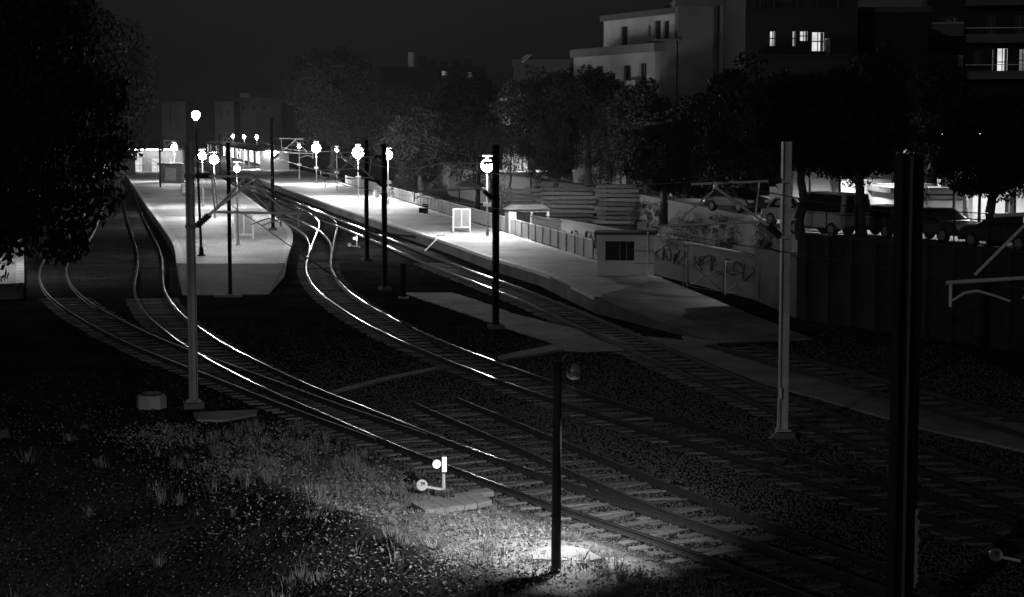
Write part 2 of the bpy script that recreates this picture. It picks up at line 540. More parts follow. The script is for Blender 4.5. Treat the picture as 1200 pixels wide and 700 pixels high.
PZ = 0.75
def platform(name, left, right, tail_l, tail_r, z=PZ, rampm=None):
    """left/right: pixel edges far->near at platform height, tail: ramp foot at ground"""
    A = [P(x, y, z) for x, y in left]; B = [P(x, y, z) for x, y in right]
    fa, fb = P(*tail_l, .05), P(*tail_r, .05)
    poly = A + [fa, fb] + B[::-1]
    mb = MB(); n = len(poly)
    low = [Vector((p.x, p.y, -.05)) for p in poly]
    la, lb = len(A), len(B)
    vs = poly + low
    # top in strips: main deck, then ramp
    top = list(range(0, la)) + list(range(la + 2, n))
    fs = [tuple(top[::-1])]
    ramp = (la - 1, la, la + 1, la + 2)[::-1]
    sides = [(k, (k + 1) % n, n + (k + 1) % n, n + k) for k in range(n)]
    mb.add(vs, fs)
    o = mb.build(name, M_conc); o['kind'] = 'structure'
    mb3 = MB(); mb3.add(vs, [ramp]); mb3.build('ramp', rampm or M_face, o)  # ramp darker than the deck: its shade is put into the colour
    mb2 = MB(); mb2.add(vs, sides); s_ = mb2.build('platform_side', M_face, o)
    # raised pale edging, one kerb stone after the other
    for E, sgn in ((A, 1), (B, -1)):
        C = catmull(E, 2.0, 2)
        C = [p for p in C if p.y < 330]
        for i in range(0, len(C) - 1):
            a, b = C[i], C[i + 1]
            d = (b - a); L = d.length
            if L < .3: continue
            d.normalize()
            nrm = Vector((d.y, -d.x, 0)) * sgn
            kb = MB()
            q = Matrix(((d.x, -nrm.x, 0), (d.y, -nrm.y, 0), (0, 0, 1)))
            kb.box((0, 0, 0), (L - .015, .42, .16), q)
            k = kb.build('kerb_stone', M_kerb, o)
            k.location = (a + b) / 2 - nrm * .15 + Vector((0, 0, -.055))
    return o

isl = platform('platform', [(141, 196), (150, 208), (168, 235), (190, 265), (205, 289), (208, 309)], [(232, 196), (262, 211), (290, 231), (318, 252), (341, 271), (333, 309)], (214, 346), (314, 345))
rgt = platform('platform', [(262, 200), (300, 209), (345, 225), (400, 244), (450, 260), (527, 285), (577, 303), (633, 319), (697, 348)], [(340, 196), (378, 207), (405, 216), (465, 234), (530, 254), (620, 282), (695, 305), (775, 326)], (838, 402), (952, 397), rampm=M_path)
lft = platform('platform', [(-60, 268), (-50, 292), (-45, 334)], [(22, 268), (26, 285), (27, 332)], (-50, 350), (18, 350))

def path_strip(name, px, z=.05, m=None):
    o, pts = slab(name, px, z, m or M_path, base=-.1)
    return o
path_strip('path', [(472, 343), (530, 343), (560, 352), (600, 367), (660, 382), (712, 392), (738, 402), (700, 404), (655, 404), (610, 390), (560, 372)])
path_strip('path', [(583, 417), (652, 403), (735, 404), (745, 408), (690, 410), (660, 409), (590, 421)], .09)
path_strip('path', [(757, 394), (803, 399), (897, 428), (1000, 453), (1075, 473), (1200, 499), (1260, 512), (1260, 542), (1200, 528), (1075, 500), (1000, 478), (897, 449), (775, 406)], .07)
path_strip('path', [(800, 391), (830, 396), (842, 402), (826, 405), (803, 400)], .08)
path_strip('path', [(385, 458), (450, 442), (510, 429.5), (519, 431), (470, 441), (392, 460.5)], .05)
path_strip('path', [(228, 483), (300, 480), (302, 485), (262, 492), (232, 491)], .07)

# ---- street terrace and walls on the right
wall_pts = [Vector((-1.2, 140, 0)), Vector((3.4, 124, 0)), Vector((11.9, 88, 0)), Vector((12.6, 79, 0)), Vector((19.3, 67, 0)), Vector((30, 47, 0)), Vector((40, 28, 0))]
SZ = 3.6
mb = MB()
tp = [Vector((12.75, 79.1, SZ)), Vector((19.45, 67.1, SZ)), Vector((30.15, 47.1, SZ)), Vector((40.2, 28, SZ)), Vector((400, 28, SZ)), Vector((400, 600, SZ)), Vector((-30, 600, SZ)), Vector((-8, 230, SZ)), Vector((4, 165, SZ)), Vector((8.5, 140, SZ)), Vector((13, 100, SZ))]
mb.prism(tp, [Vector((p.x, p.y, -.2)) for p in tp])
struct('street', mb, M_asph)

def graffiti(parent, a, b, z0, z1, seed, m, n=14):
    rr = random.Random(seed)
    d = (b - a); L = d.length; d.normalize(); nrm = Vector((d.y, -d.x, 0))
    if nrm.y > 0: nrm = -nrm
    mb = MB()
    for k in range(n):
        u = (k + .5) / n * L
        pts = []
        cx, cz = u, (z0 + z1) / 2
        for q in range(6):
            pts.append(a + d * (cx + rr.uniform(-.5, .5) * L / n * 1.6) + Vector((0, 0, cz + rr.uniform(-.5, .5) * (z1 - z0))) + nrm * (.012 + .001 * k))
        C = catmull(pts, .12)
        for p, q in zip(C[:-1], C[1:]):
            if (q - p).length > 1e-3: mb.bar(p, q, .075, .075) if False else mb.tube(p, q, .035, .035, 4)
    return mb.build('graffiti', m, parent)

def wall(name, label, a, b, h, m, th=.25, cap=None, posts=0, z=0.0):
    t = thing(name, label, 'wall', a)
    d = b - a; L = d.length; d.normalize(); nrm = Vector((d.y, -d.x, 0))
    if nrm.y > 0: nrm = -nrm
    q = Matrix(((d.x, nrm.x, 0), (d.y, nrm.y, 0), (0, 0, 1)))
    mb = MB(); mb.box(d * L / 2 - nrm * th / 2 + Vector((0, 0, h / 2 + z - .1)), (L, th, h + .2), q); mb.build('wall_face', m, t)
    mb = MB(); mb.box(d * L / 2 - nrm * th / 2 + Vector((0, 0, h + z + .05)), (L + .1, th + .12, .1), q); mb.build('coping', cap or m, t)
    for k in range(posts):
        mb = MB(); mb.box(d * (L * (k + .5) / posts) + nrm * .12 + Vector((0, 0, h / 2 + z)), (.3, .24, h - .02), q); mb.build('buttress', m, t)
    return t
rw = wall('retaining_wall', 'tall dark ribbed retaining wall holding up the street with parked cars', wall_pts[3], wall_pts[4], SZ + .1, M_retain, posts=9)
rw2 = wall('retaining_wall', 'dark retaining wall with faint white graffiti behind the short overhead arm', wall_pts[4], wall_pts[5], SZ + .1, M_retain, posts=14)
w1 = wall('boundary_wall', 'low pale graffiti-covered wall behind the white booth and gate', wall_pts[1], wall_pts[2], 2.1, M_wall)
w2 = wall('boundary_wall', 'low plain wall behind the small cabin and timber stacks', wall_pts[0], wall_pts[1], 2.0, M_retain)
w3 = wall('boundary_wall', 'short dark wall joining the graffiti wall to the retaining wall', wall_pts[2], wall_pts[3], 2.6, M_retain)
M_ink = mat('graffiti_ink', .06, .7, .3, 3); M_inkw = mat('graffiti_pale_ink', .35, .7, .3, 3)
graffiti(w1, wall_pts[1] * .97 + wall_pts[2] * .03 - wall_pts[1], wall_pts[1] * .5 + wall_pts[2] * .5 - wall_pts[1], .7, 1.7, 3, M_ink, 16)
graffiti(w1, wall_pts[1] * .42 + wall_pts[2] * .58 - wall_pts[1], wall_pts[2] - wall_pts[1], .8, 1.8, 4, M_ink, 12)
graffiti(rw2, Vector((0, 0, 0)), (wall_pts[5] - wall_pts[4]) * .3, 1.4, 2.7, 5, M_inkw, 9)

# ================================================================== THINGS
# ---- overhead line masts
def cantilever(t, col_z, L, side, yaw, off=0.0):
    """tubes of the arm, reaching to side (-1 left / +1 right) in the mast's local frame"""
    c, s_ = math.cos(yaw), math.sin(yaw)
    def A(u, z): return Vector((side * u * c, side * u * s_ + off, z))
    zt, zb, zr = 6.92, 5.45, 5.82
    k = L / 3.5
    MB().tube(A(.15, zt + .04), A(.55, zt + .03), .075, .075, 8).build('insulator', M_insul, t)
    MB().tube(A(.15, zb), A(.52, zb + .33), .075, .075, 8).build('insulator', M_insul, t)
    mb = MB()
    for q in range(6):
        mb.tube(A(.18 + .055 * q, zb + .03 + .05 * q), A(.20 + .055 * q, zb + .045 + .05 * q), .11, .11, 8)
    mb.build('insulator_shed', M_insul, t)
    MB().tube(A(.5, zt + .03), A(2.6 * k, zt - .03), .033).build('top_tube', M_tube, t)
    MB().tube(A(.5, zb + .31), A(1.95 * k, zt - .12), .036).build('bracket_tube', M_tube, t)
    MB().tube(A(2.0 * k, zt - .2), A(2.95 * k, zr + .1), .026).build('stay_tube', M_tube, t)
    MB().tube(A(.75 * k, zt - .02), A(.85 * k, zr + .15), .02).build('hanger', M_tube, t)
    MB().tube(A(.75 * k, zr + .05), A(3.5 * k, zr - .02), .033).build('registration_tube', M_tube, t)
    MB().tube(A(3.42 * k, zr - .02), A(3.42 * k, zr - .42), .028).build('drop_bracket', M_tube, t)
    arm = [A(3.38 * k, zr - .32), A(3.15 * k, zr - .2), A(2.9 * k, zr - .17), A(2.6 * k, zr - .25), A(2.25 * k, zr - .36)]
    MB().path(arm, .022).build('steady_arm', M_tube, t)
    MB().box(A(1.95 * k, zt - .08), (.1, .1, .16)).build('clamp', M_tube, t)
    return [A(1.95 * k, zt + .08), A(2.25 * k, zr - .38)]

def mast(label, base_px, height, wd, arms=(), yaw=0.0, m=None, base=None, foot=.0, rz=None):
    b = base if base is not None else P(*base_px, 0)
    t = thing('catenary_mast', label, 'mast', b, 0, 'overhead line masts')
    m = m or M_mast
    q = Matrix.Rotation(yaw if rz is None else rz, 3, 'Z')
    mb = MB()
    fl = .022
    mb.box((0, 0, height / 2), (wd - .05, .02, height), q)
    mb.build('web', m, t)
    for s_ in (-1, 1):
        mb = MB(); mb.box(q @ Vector((s_ * (wd / 2 - fl / 2), 0, height / 2)), (fl, wd * .95, height + .004), q)
        mb.build('flange', m, t)
    mb = MB(); mb.box((0, 0, .02), (wd + .34, wd + .34, .3), q); mb.build('footing', M_face, t)
    mb = MB(); mb.box((0, 0, .21), (wd + .16, wd + .16, .03), q); mb.build('base_plate', m, t)
    pts = []
    for (L, side, ya, off) in arms:
        for zz in (6.95, 5.45):
            mb = MB(); mb.box(q @ Vector((0, 0, zz)), (wd + .06, wd + .05, .09), q); mb.build('bracket_clamp', m, t)
        pts.append([b + p for p in cantilever(t, 0, L, side, ya, off)])
    return t, b, pts

YAW = R(18)
m916, b916, a916 = mast('pale H-section mast with a long jointed arm, loose cable at its foot', (917, 513), 8.0, .24, [(3.7, -1, YAW, 0)], YAW, M_mastpale, rz=R(4))
m220, b220, a220 = mast('dark mast with two insulated arms beside the merging tracks', (227, 478), 7.95, .26, [(3.3, 1, R(14), .0), (2.7, 1, R(14), .35)], R(14))
m1058, b1058, a1058 = mast('thick dark mast with peeling paper strip near its foot', (1054, 757), 7.93, .36, [], R(8), M_darkpole)
m581, b581, a581 = mast('slim dark mast beside the concrete path, its arm over the S-curved track', (581, 385), 7.7, .24, [(3.6, -1, YAW, 0)], YAW, M_darkpole)
m450, b450, a450 = mast('black mast closest behind the switch marker with a low arm', (451, 340), 7.6, .24, [(3.2, -1, YAW, 0)], YAW, M_darkpole)
m430, b430, a430 = mast('black mast standing right beside the disc switch marker', (430, 306), 7.7, .24, [(3.0, -1, YAW, 0)], YAW, M_darkpole)
m269, b269, a269 = mast('thin black mast at the foot of the island platform ramp', (270, 349), 7.7, .17, [], 0, M_darkpole)
m318, b318, a318 = mast('dark mast standing on the island platform next to the rails', (318, 270), 8.5, .24, [(3.2, 1, YAW, 0)], 0, M_darkpole, base=P(320, 270, PZ) - Vector((0, 0, 0.0)))
mR, bR, aR = mast('mast whose short arm reaches out before the graffiti retaining wall', (0, 0), 7.75, .30, [(3.4, -1, YAW, 0)], YAW, M_mastpale, base=D(1302, 700, 30.5) * 1.0)
mR.location.z = 0.0
dzR = 0.0
for nm, px, py in (('far', 188, 226), ('far', 361, 208), ('far', 258, 208)):
    lab = {188: 'far mast rising by the grey kiosk on the island platform', 361: 'far slender mast behind the bright globe lamps near the crossover', 258: 'far mast in front of the lit canopy of the station'}[px]
    mast(lab, (px, py), 7.7, .22, [(3.0, 1 if px != 361 else -1, YAW, 0)], 0, M_darkpole)
# extras of masts
mb = MB(); C = catmull([Vector((-.16, -.2, 1.1)), Vector((-.17, -.2, .5)), Vector((-.2, -.22, .22)), Vector((-.32, -.3, .08)), Vector((-.42, -.4, .06))], .08)
mb.path(C, .018, 6); mb.build('loose_cable', M_white, m916)
mb = MB(); mb.box((-.10, -.17, 1.25), (.06, .05, .3)); mb.build('cable_cover', M_white, m916)
mb = MB()
zz = 1.0; e0 = .2
while zz < 2.25:
    dz_ = random.uniform(.03, .09); e1 = .19 + random.uniform(.0, .065)
    mb.add([(.17, -.185, zz), (e0, -.19, zz), (e1, -.19, zz + dz_), (.17, -.185, zz + dz_), (.17, -.18, zz), (e0, -.183, zz), (e1, -.183, zz + dz_), (.17, -.18, zz + dz_)], [(0, 1, 2, 3), (7, 6, 5, 4), (1, 5, 6, 2), (0, 3, 7, 4)])
    zz += dz_; e0 = e1
mb.build('peeling_paper', M_sheet, m1058)
mb = MB(); mb.tube((0, -.19, 0.3), (0, -.19, 7.9), .03, .03, 6); mb.build('earth_cable', mat('grey_cable', .10, .5, .1, 3), m1058)
mb = MB(); mb.box((-.05, -.3, .12), (1.35, .22, .12)); mb.build('step_board', M_slab, m269)

# overhead wires
def wire(label, pts, r=.014, sag=.0):
    mb = MB()
    for a, b in zip(pts[:-1], pts[1:]):
        n = 8
        seg = []
        for k in range(n + 1):
            t_ = k / n; p = a.lerp(b, t_); p = p + Vector((0, 0, -sag * 4 * t_ * (1 - t_))); seg.append(p)
        mb.path(seg, r, 5)
    return tag(mb.build('overhead_wire', M_wire), label, 'wire', 'overhead wires')
def ext(p, q, k): return p + (p - q) * k
msg3 = [a430[0][0], a450[0][0], a581[0][0], a916[0][0]]
con3 = [a430[0][1], a450[0][1], a581[0][1], a916[0][1]]
far3m, far3c = D(300, 163, 190), D(300, 178, 190)
wire('thin sagging carrier wire over the S-curved track', [far3m] + msg3 + [ext(msg3[-1], msg3[-2], .8)], .014, .45)
wire('thin contact wire over the S-curved track', [far3c] + con3 + [ext(con3[-1], con3[-2], .8)], .014, .03)
wire('thin sagging carrier wire from the double-armed mast along the left track', [D(175, 165, 170), D(212, 172, 100), a220[0][0], ext(a220[0][0], D(212, 172, 100), .6)], .014, .4)
wire('thin contact wire from the double-armed mast along the left track', [D(170, 185, 170), D(212, 200, 100), a220[0][1], ext(a220[0][1], D(212, 200, 100), .6)], .014, .03)

# ---- platform lamps
def sphere_prof(r, n=10, z0=0.0):
    return [(r * math.sin(math.pi * k / n), z0 - r * math.cos(math.pi * k / n)) for k in range(n + 1)]
def globe_lamp(label, base, h=5.05, r=.44, box=True, group='globe lamps on the platforms', gm=None, post=None):
    t = thing('lamp_post', label, 'lamp post', base, 0, group)
    pm = post or M_post
    MB().lathe([(.0, 0), (.22, 0), (.22, .04), (.12, .06), (.1, .45), (.07, .5)], 12).build('base', pm, t)
    MB().tube((0, 0, .05), (0, 0, h - r * .9), .075, .05, 10).build('pole', pm, t)
    MB().lathe([(.05, h - r * 1.35), (.12, h - r * 1.15), (.13, h - r * .92), (.02, h - r * .9)], 12).build('collar', pm, t)
    MB().lathe(sphere_prof(r, 10, h), 18).build('globe', gm or M_globe, t, True)
    MB().lathe([(0, h + r + .40), (.30, h + r + .38), (.33, h + r + .24), (.30, h + r + .22), (0, h + r + .22)], 14).build('cap', pm, t)
    MB().tube((0, 0, h + r - .02), (0, 0, h + r + .24), .03, .03, 6).build('cap_stem', pm, t)
    if box:
        for s_ in (-1, 1):
            MB().box((s_ * .19, -.03, 2.28), (.22, .22, .3)).build('loudspeaker', pm, t)
    return t
RB = 'globe lamps on the fenced platform'
globe_lamp('lit globe lamp by the white notice frame on the fenced platform', P(571, 277, PZ), group=RB)
globe_lamp('lit globe lamp seen close behind the black low-armed mast', P(455, 240, PZ), group=RB)
globe_lamp('brightest lit globe lamp beside the black masts on the fenced platform', P(420, 232, PZ), r=.62, group=RB)
globe_lamp('smaller dim globe lamp between two bright ones on the fenced platform', P(395, 223, PZ), r=.2, group=RB, gm=emit('dim_globe', 90))
globe_lamp('lit globe lamp near the far end of the platform fence', P(371, 216, PZ), r=.62, group=RB)
globe_lamp('small capped lamp by the far slender mast', P(351, 210, PZ), r=.25, group=RB, gm=emit('dim_globe', 90))
IB = 'globe lamps on the island platform'
globe_lamp('lit globe lamp standing by the notice board on the island platform', P(279, 288, PZ), r=.2, group=IB, box=False, gm=emit('small_globe', 1300))
globe_lamp('lit globe lamp close to the tall floodlight post on the island platform', P(238, 243, PZ), group=IB, box=False, r=.38)
globe_lamp('lit globe lamp in front of the long lit canopy', P(252, 256, PZ), group=IB, box=False, r=.38)
globe_lamp('lit globe lamp by the grey kiosk on the island platform', P(205, 213, PZ), group=IB, box=False, r=.45)
for px, py, Y, lab in ((286, 161, 520, 'distant lamp above the station canopy, beside two more'), (301, 161, 500, 'distant lamp at the near end of the canopy roof'), (273, 160, 560, 'distant faint lamp above the middle of the canopy')):
    b = D(px, py, Y); globe_lamp(lab, Vector((b.x, b.y, 0)), h=b.z, r=.42, box=False, group='distant yard lamps', gm=M_farglobe)
b = D(8, 188, 140)
globe_lamp('lit globe lamp on the outermost platform, hidden by the huge near tree', P(10, 312, PZ), r=.3, group='lamps behind the leafy trees', box=False, gm=emit('outer_globe', 320))
globe_lamp('tiny bright lamp glinting high between the leaves', Vector((D(83,163,330).x, 330, 0)), r=.35, h=D(83,163,330).z, group='lamps behind the leafy trees', box=False, gm=emit('tree_globe', 70))
globe_lamp('lit globe lamp glinting low between leaves at the dark side', Vector((-41, 172, 0)), r=.3, h=4.3, group='lamps behind the leafy trees', box=False, gm=emit('tree_globe', 70))

# tall floodlight post
b = P(236, 300, PZ)
t = thing('floodlight_post', 'tall dark post with a lit lamp on top on the island platform', 'lamp post', b)
MB().lathe([(0, 0), (.26, 0), (.26, .05), (.16, .1), (.12, .5), (.08, .55)], 12).build('base', M_darkpole, t)
MB().tube((0, 0, .05), (-.2, 0, 8.15), .085, .06, 10).build('pole', M_darkpole, t)
MB().lathe([(.05, 8.15), (.22, 8.35), (.26, 8.55), (.16, 8.68), (0, 8.7)], 14, (-.2, 0, 0)).build('lamp_head', emit('flood_head', 60), t, True)

# ---- trackside lamp with hood
b = P(651.5, 668, float(gh(P(651.5, 668).x, P(651.5, 668).y)))
t = thing('trackside_lamp', 'short post with a hooked arm and hooded lamp lighting the ground by the track', 'lamp post', b)
zb = 3.92
MB().tube((0, 0, -.1), (0.02, 0, zb), .095, .075, 14).build('pole', mat('yard_pole', .05, .8, .3, 3, stain=.4), t, True)
MB().lathe([(.1, 1.0), (.105, 1.0), (.105, 1.05), (.1, 1.05)], 14).build('pole_band', M_dark, t)
C = catmull([Vector((.05, 0, zb - .28)), Vector((.09, .03, zb - .05)), Vector((.2, .25, zb + .08)), Vector((.32, .42, zb + .02)), Vector((.34, .46, zb - .1))], .04)
MB().path(C, .022, 8).build('arm', mat('yard_arm', .3, .5, .2, 5), t)
tilt = Matrix.Rotation(R(30), 3, 'Y') @ Matrix.Rotation(R(33), 3, 'X')
hc = Vector((.34, .46, zb - .1))
MB().lathe([(.03, .1), (.06, .08), (.065, .02), (.06, 0)], 14, hc).build('socket', M_dark, t, True)
MB().lathe([(.165 * math.sin(math.pi * k / 12), -.15 + .165 * math.cos(math.pi * k / 12)) for k in range(0, 12)] + [(.03, -.28), (0, -.2)], 24, hc).build('hood', mat('enamel_hood', .32, .10, .1, 5, spec=.9), t, True)
MB().lathe([(.045 * math.sin(math.pi * k / 6), -.255 - .03 * math.cos(math.pi * k / 6)) for k in range(7)], 10, hc).build('bulb', M_bulb, t, True)
sl = bpy.data.lights.new('lamp_light', 'SPOT')
sl.energy = 2100; sl.spot_size = R(142); sl.spot_blend = 1.0; sl.shadow_soft_size = .05
so = bpy.data.objects.new('lamp_light', sl); COL.objects.link(so); so.parent = t
so.location = hc + Vector((0, 0, -.43)); so.rotation_euler = (tilt.to_4x4()).to_euler()
# footing slab under the lamp
sb = P(655, 648)
t = thing('concrete_slab', 'pale cracked concrete slab lying beside the foot of the trackside lamp', 'slab', Vector((0, 0, 0)))
mb = MB()
z = .17
tpx = [(624, 655), (631, 642), (664, 639), (690, 644), (683, 657)]
tp = [P(x, y, z) for x, y in tpx]
mb.prism(tp[::-1], [Vector((p.x, p.y, z - .09)) for p in tp[::-1]]); mb.build('slab_piece', M_slab, t)
mb = MB(); tp = [P(x, y, z - .02) for x, y in ((690.5, 646), (706, 654), (684, 658))]
mb.prism(tp[::-1], [Vector((p.x, p.y, z - .1)) for p in tp[::-1]]); mb.build('slab_piece', M_slab, t)

# ---- switch markers
def switch_marker(label, loc, rz=0.0, k=1.0, lens=True, both=True):
    t = thing('switch_marker', label, 'switch marker', loc, rz, 'switch markers')
    if both:
        MB().box((0, 0, .05), (.45, .5, .1)).build('base', M_dark, t)
        MB().tube((0, 0, .08), (0, 0, .5), .045, .035, 8).build('spindle', M_white, t)
        MB().box((0, .03, .70), (.12, .26, .40)).build('lantern', M_dark, t)
        MB().box((0.01, -.115, .70), (.10, .02, .34)).build('lens_plate', M_lens, t)
        m = Matrix.Rotation(R(90), 3, 'X') @ Matrix.Rotation(R(25), 3, 'Y')
        MB().lathe([(0, .02), (.1, .015), (.1, -.015), (0, -.02)], 14, (-.16, -.06, .70), m).build('side_lens', M_lens, t)
    MB().bar((0, -.02, .1), (-.42, -.1, .2), .05, .05).build('lever', M_white, t)
    MB().lathe([(0, -.03), (.125, -.03), (.125, .03), (0, .03)], 20, (-.5, -.13, .24), Matrix.Rotation(R(80), 3, 'X')).build('weight_disc', M_white, t)
    mb = MB()   # painted digits 30 and a dark arc
    def st(pts):
        for a, b_ in zip(pts[:-1], pts[1:]):
            mb.bar(Vector((-.5 + a[0], -.164 - a[1] * .17, .24 + a[1])), Vector((-.5 + b_[0], -.164 - b_[1] * .17, .24 + b_[1])), .009, .01)
    st([(-.035, .07), (0, .075), (.0, .045), (-.025, .04), (.0, .03), (0, 0), (-.04, .0)])
    st([(.025, .07), (.055, .07), (.06, .01), (.03, .01), (.025, .07)])
    st([(-.1, .02), (-.085, -.02), (-.055, -.035), (-.04, -.03)])
    mb.build('painted_number', M_dark, t)
    return t
p = P(520, 582); p.z = float(gh(p.x, p.y)) + .03
switch_marker('white lit switch marker with round weight marked 30 beside the merging track', p, R(6))
switch_marker('white switch marker between the S-curved track and the black masts', P(418, 291, .02), R(0), 1)
p = P(1190, 664)
switch_marker('round pale switch weight marked like a dial lying low past the thick mast', P(1195, 663, .05), 0, 1, True, False)

t = thing('concrete_walkway', 'row of pale concrete slabs leading to the lit switch marker', 'slab', (0, 0, 0))
edges = [((482, 589), (499, 598)), ((503, 586), (522, 594.5)), ((524, 583.5), (545, 592)), ((546, 580.5), (560, 590))]
edges.append(((565, 579), (577, 586.5)))
for (a, b_), (c, d) in zip(edges[:-1], edges[1:]):
    zz = .20 + random.uniform(-.01, .01)
    tp = [P(x, y, zz) for x, y in (a, b_, (d[0] - .8, d[1]), (c[0] - .8, c[1]))]
    mb = MB(); mb.prism(tp, [Vector((q.x, q.y, zz - .12)) for q in tp]); mb.build('slab', M_slab, t)
tp = [P(x, y, .17) for x, y in ((530, 579), (533, 582), (579, 576), (574, 573))]
mb = MB(); mb.prism(tp, [Vector((q.x, q.y, .06)) for q in tp]); mb.build('sleeper_end', M_slab, t)

# concrete cable pit, marker post, slanted bar
b = P(178, 478)
t = thing('cable_pit', 'squat concrete block with a ragged top beside the double-armed mast', 'concrete block', b)
MB().lathe([(.46, -.2), (.44, .35), (.40, .40), (.30, .40)], 8).build('body', mat('pit_concrete', .3, .9, .3, 2, bump=.01), t)
for k in range(4):
    a = random.uniform(0, 6.28)
    MB().tube((.3 * math.cos(a), .3 * math.sin(a), .35), (.33 * math.cos(a), .33 * math.sin(a), .62), .014, .014, 5).build('steel_stub', M_railside, t)
MB().lathe([(0, .41), (.3, .41), (.3, .45), (0, .45)], 8).build('lid', M_railside, t)
b = P(473, 350)
t = thing('marker_post', 'short dark concrete post standing on the path by the black masts', 'post', b)
MB().box((0, 0, .85), (.26, .22, 1.7)).build('shaft', M_darkpole, t)
MB().box((0, 0, 1.73), (.3, .26, .06)).build('cap', M_darkpole, t)
MB().box((0, 0, .04), (.5, .45, .1)).build('foot', M_path, t)
t = thing('slanted_bar', 'white slanted bar leaning from the track onto the platform edge', 'bar', P(498, 295))
a, c = Vector((0, 0, .05)), P(516, 276, PZ + .25) - P(498, 295)
MB().bar(a, c, .09, .05).build('bar', M_white, t)
MB().bar(c - Vector((.25, 0, .02)), c + Vector((.3, .05, .02)), .1, .06).build('end_plate', M_white, t)

# ---- notice frames
def notice(label, base, wd, h, m, panels=True):
    t = thing('notice_frame', label, 'notice board', base, R(-8))
    for s_ in (-1, 1): MB().box((s_ * wd / 2, 0, h / 2), (.1, .1, h)).build('post', m, t)
    for z in (h - .05, .35): MB().box((0, 0, z), (wd - .102, .08, .1)).build('rail', m, t)
    MB().box((0, 0, h / 2 + .15), (.07, .07, h - .5)).build('mullion', m, t)
    if panels:
        for s_ in (-1, 1): MB().box((s_ * wd / 4, .01, h / 2 + .15), (wd / 2 - .12, .02, h - .55)).build('panel', M_sheet, t)
    return t
notice('white empty notice frame standing on the fenced platform near the globe lamp', P(541, 272, PZ), 1.25, 1.75, M_white)
notice('tall notice frame with dark panels on the island platform', P(286, 281, PZ), 1.3, 1.9, M_post)

# ---- platform fence of sheet panels
fpx = [(405, 216), (465, 234), (530, 254), (620, 282), (695, 305)]
C = catmull([P(x, y - .5, PZ) for x, y in fpx], 2.4, 3)
t = thing('platform_fence', 'long low metal sheet fence along the back of the bright platform', 'fence', (0, 0, 0))
fp = MB(); fp.box((0, 0, .6), (.09, .09, 1.22)); POST = bpy.data.meshes.new('fence_post'); POST.from_pydata(fp.v, [], fp.f); POST.materials.append(M_sheet); POST.update()
for i, p in enumerate(C):
    o = link('fence_post', POST, t); o.location = p
    if i < len(C) - 1:
        a, b_ = p, C[i + 1]; d = b_ - a; L = d.length
        mb = MB(); n = 14
        vs, fs = [], []
        for k in range(n + 1):
            u = -L / 2 + .06 + (L - .12) * k / n; yy = .02 * (k % 2)
            vs += [(u, yy, .10), (u, yy, 1.08)]
        fs = [(2 * k, 2 * k + 2, 2 * k + 3, 2 * k + 1) for k in range(n)]
        mb.add(vs, fs); o = mb.build('sheet_panel', M_sheet, t); o.location = (a + b_) / 2; o.rotation_euler = (0, 0, math.atan2(d.y, d.x))
        mb = MB(); mb.box((0, 0, 1.15), (L - .1, .07, .06)); o = mb.build('top_rail', M_post, t); o.location = (a + b_) / 2; o.rotation_euler = (0, 0, math.atan2(d.y, d.x))

# ---- bench by the fence
t = thing('platform_bench', 'low bench set against the metal fence on the bright platform', 'bench', P(496, 250, PZ), R(-70))
for k in range(3): MB().box((0, -.14 + .14 * k, .45), (1.8, .11, .04)).build('seat_slat', M_darkpole, t)
for k in range(2): MB().box((0, .2, .62 + .16 * k), (1.8, .04, .12)).build('back_slat', M_darkpole, t)
for s_ in (-.7, .7): MB().box((s_, 0.02, .22), (.06, .42, .43)).build('leg', M_darkpole, t)
# ---- booth
bz = .55
b = P(733, 326, bz)
t = thing('guard_booth', 'white prefabricated booth with a barred dark window at the platform end', 'booth', Vector((b.x, b.y, bz)), R(-4))
W, H, Dp = 2.95, 2.35, 1.9
x0, x1, z0, z1 = -1.05, .45, 1.0, 2.0
mb = MB()
for (a, c, e, f) in ((-W / 2, x0, 0, H), (x1, W / 2, 0, H), (x0, x1, 0, z0), (x0, x1, z1, H)):
    mb.box(((a + c) / 2, -Dp / 2 + .04, (e + f) / 2), (c - a, .08, f - e))
mb.build('front_wall', M_booth, t)
for s_ in (-1, 1):
    MB().box((s_ * (W / 2 - .04), .04, H / 2), (.078, Dp - .082, H - .004)).build('side_wall', M_booth, t)
MB().box((0, Dp / 2 - .04, H / 2), (W - .17, .078, H - .004)).build('back_wall', M_booth, t)
MB().box((0, 0, H + .06), (W + .3, Dp + .3, .12)).build('roof', M_roof, t)
MB().box((0, 0, -.1), (W - .1, Dp - .1, .2)).build('floor_base', M_dark, t)
wn = MB(); wn.box(((x0 + x1) / 2, -Dp / 2 + .06, (z0 + z1) / 2), (x1 - x0, .02, z1 - z0)); wo_ = wn.build('window', M_glass, t)
for k in range(6):
    MB().box((x0 + .75 + k * .12, -Dp / 2 - .01, (z0 + z1) / 2), (.03, .02, z1 - z0 - (0.0 if k % 2 else .1))).build('bar', M_darkpole if k % 3 else M_mast, wo_)
mb = MB(); mb.box(((x0 + x1) / 2, -Dp / 2 - .012, z0 - .04), (x1 - x0 + .12, .05, .06)); mb.build('sill', M_booth, wo_)
for z in (.86, 1.5):
    MB().box(((x1 + W / 2) / 2, -Dp / 2 - .006, z), (W / 2 - x1 - .02, .012, .035)).build('panel_joint', M_dark, t)
MB().box((-W / 2 - .01, -.1, 1.5), (.05, .12, 1.0)).build('side_lamp_strip', M_post, t)
MB().tube((1.15, -Dp / 2 - .12, .0), (1.15, -Dp / 2 - .12, 2.5), .045, .045, 8).build('drain_pipe', M_tube, t)
MB().box((.85, .3, H + .36), (.5, .5, .46)).build('roof_box', M_booth, t)

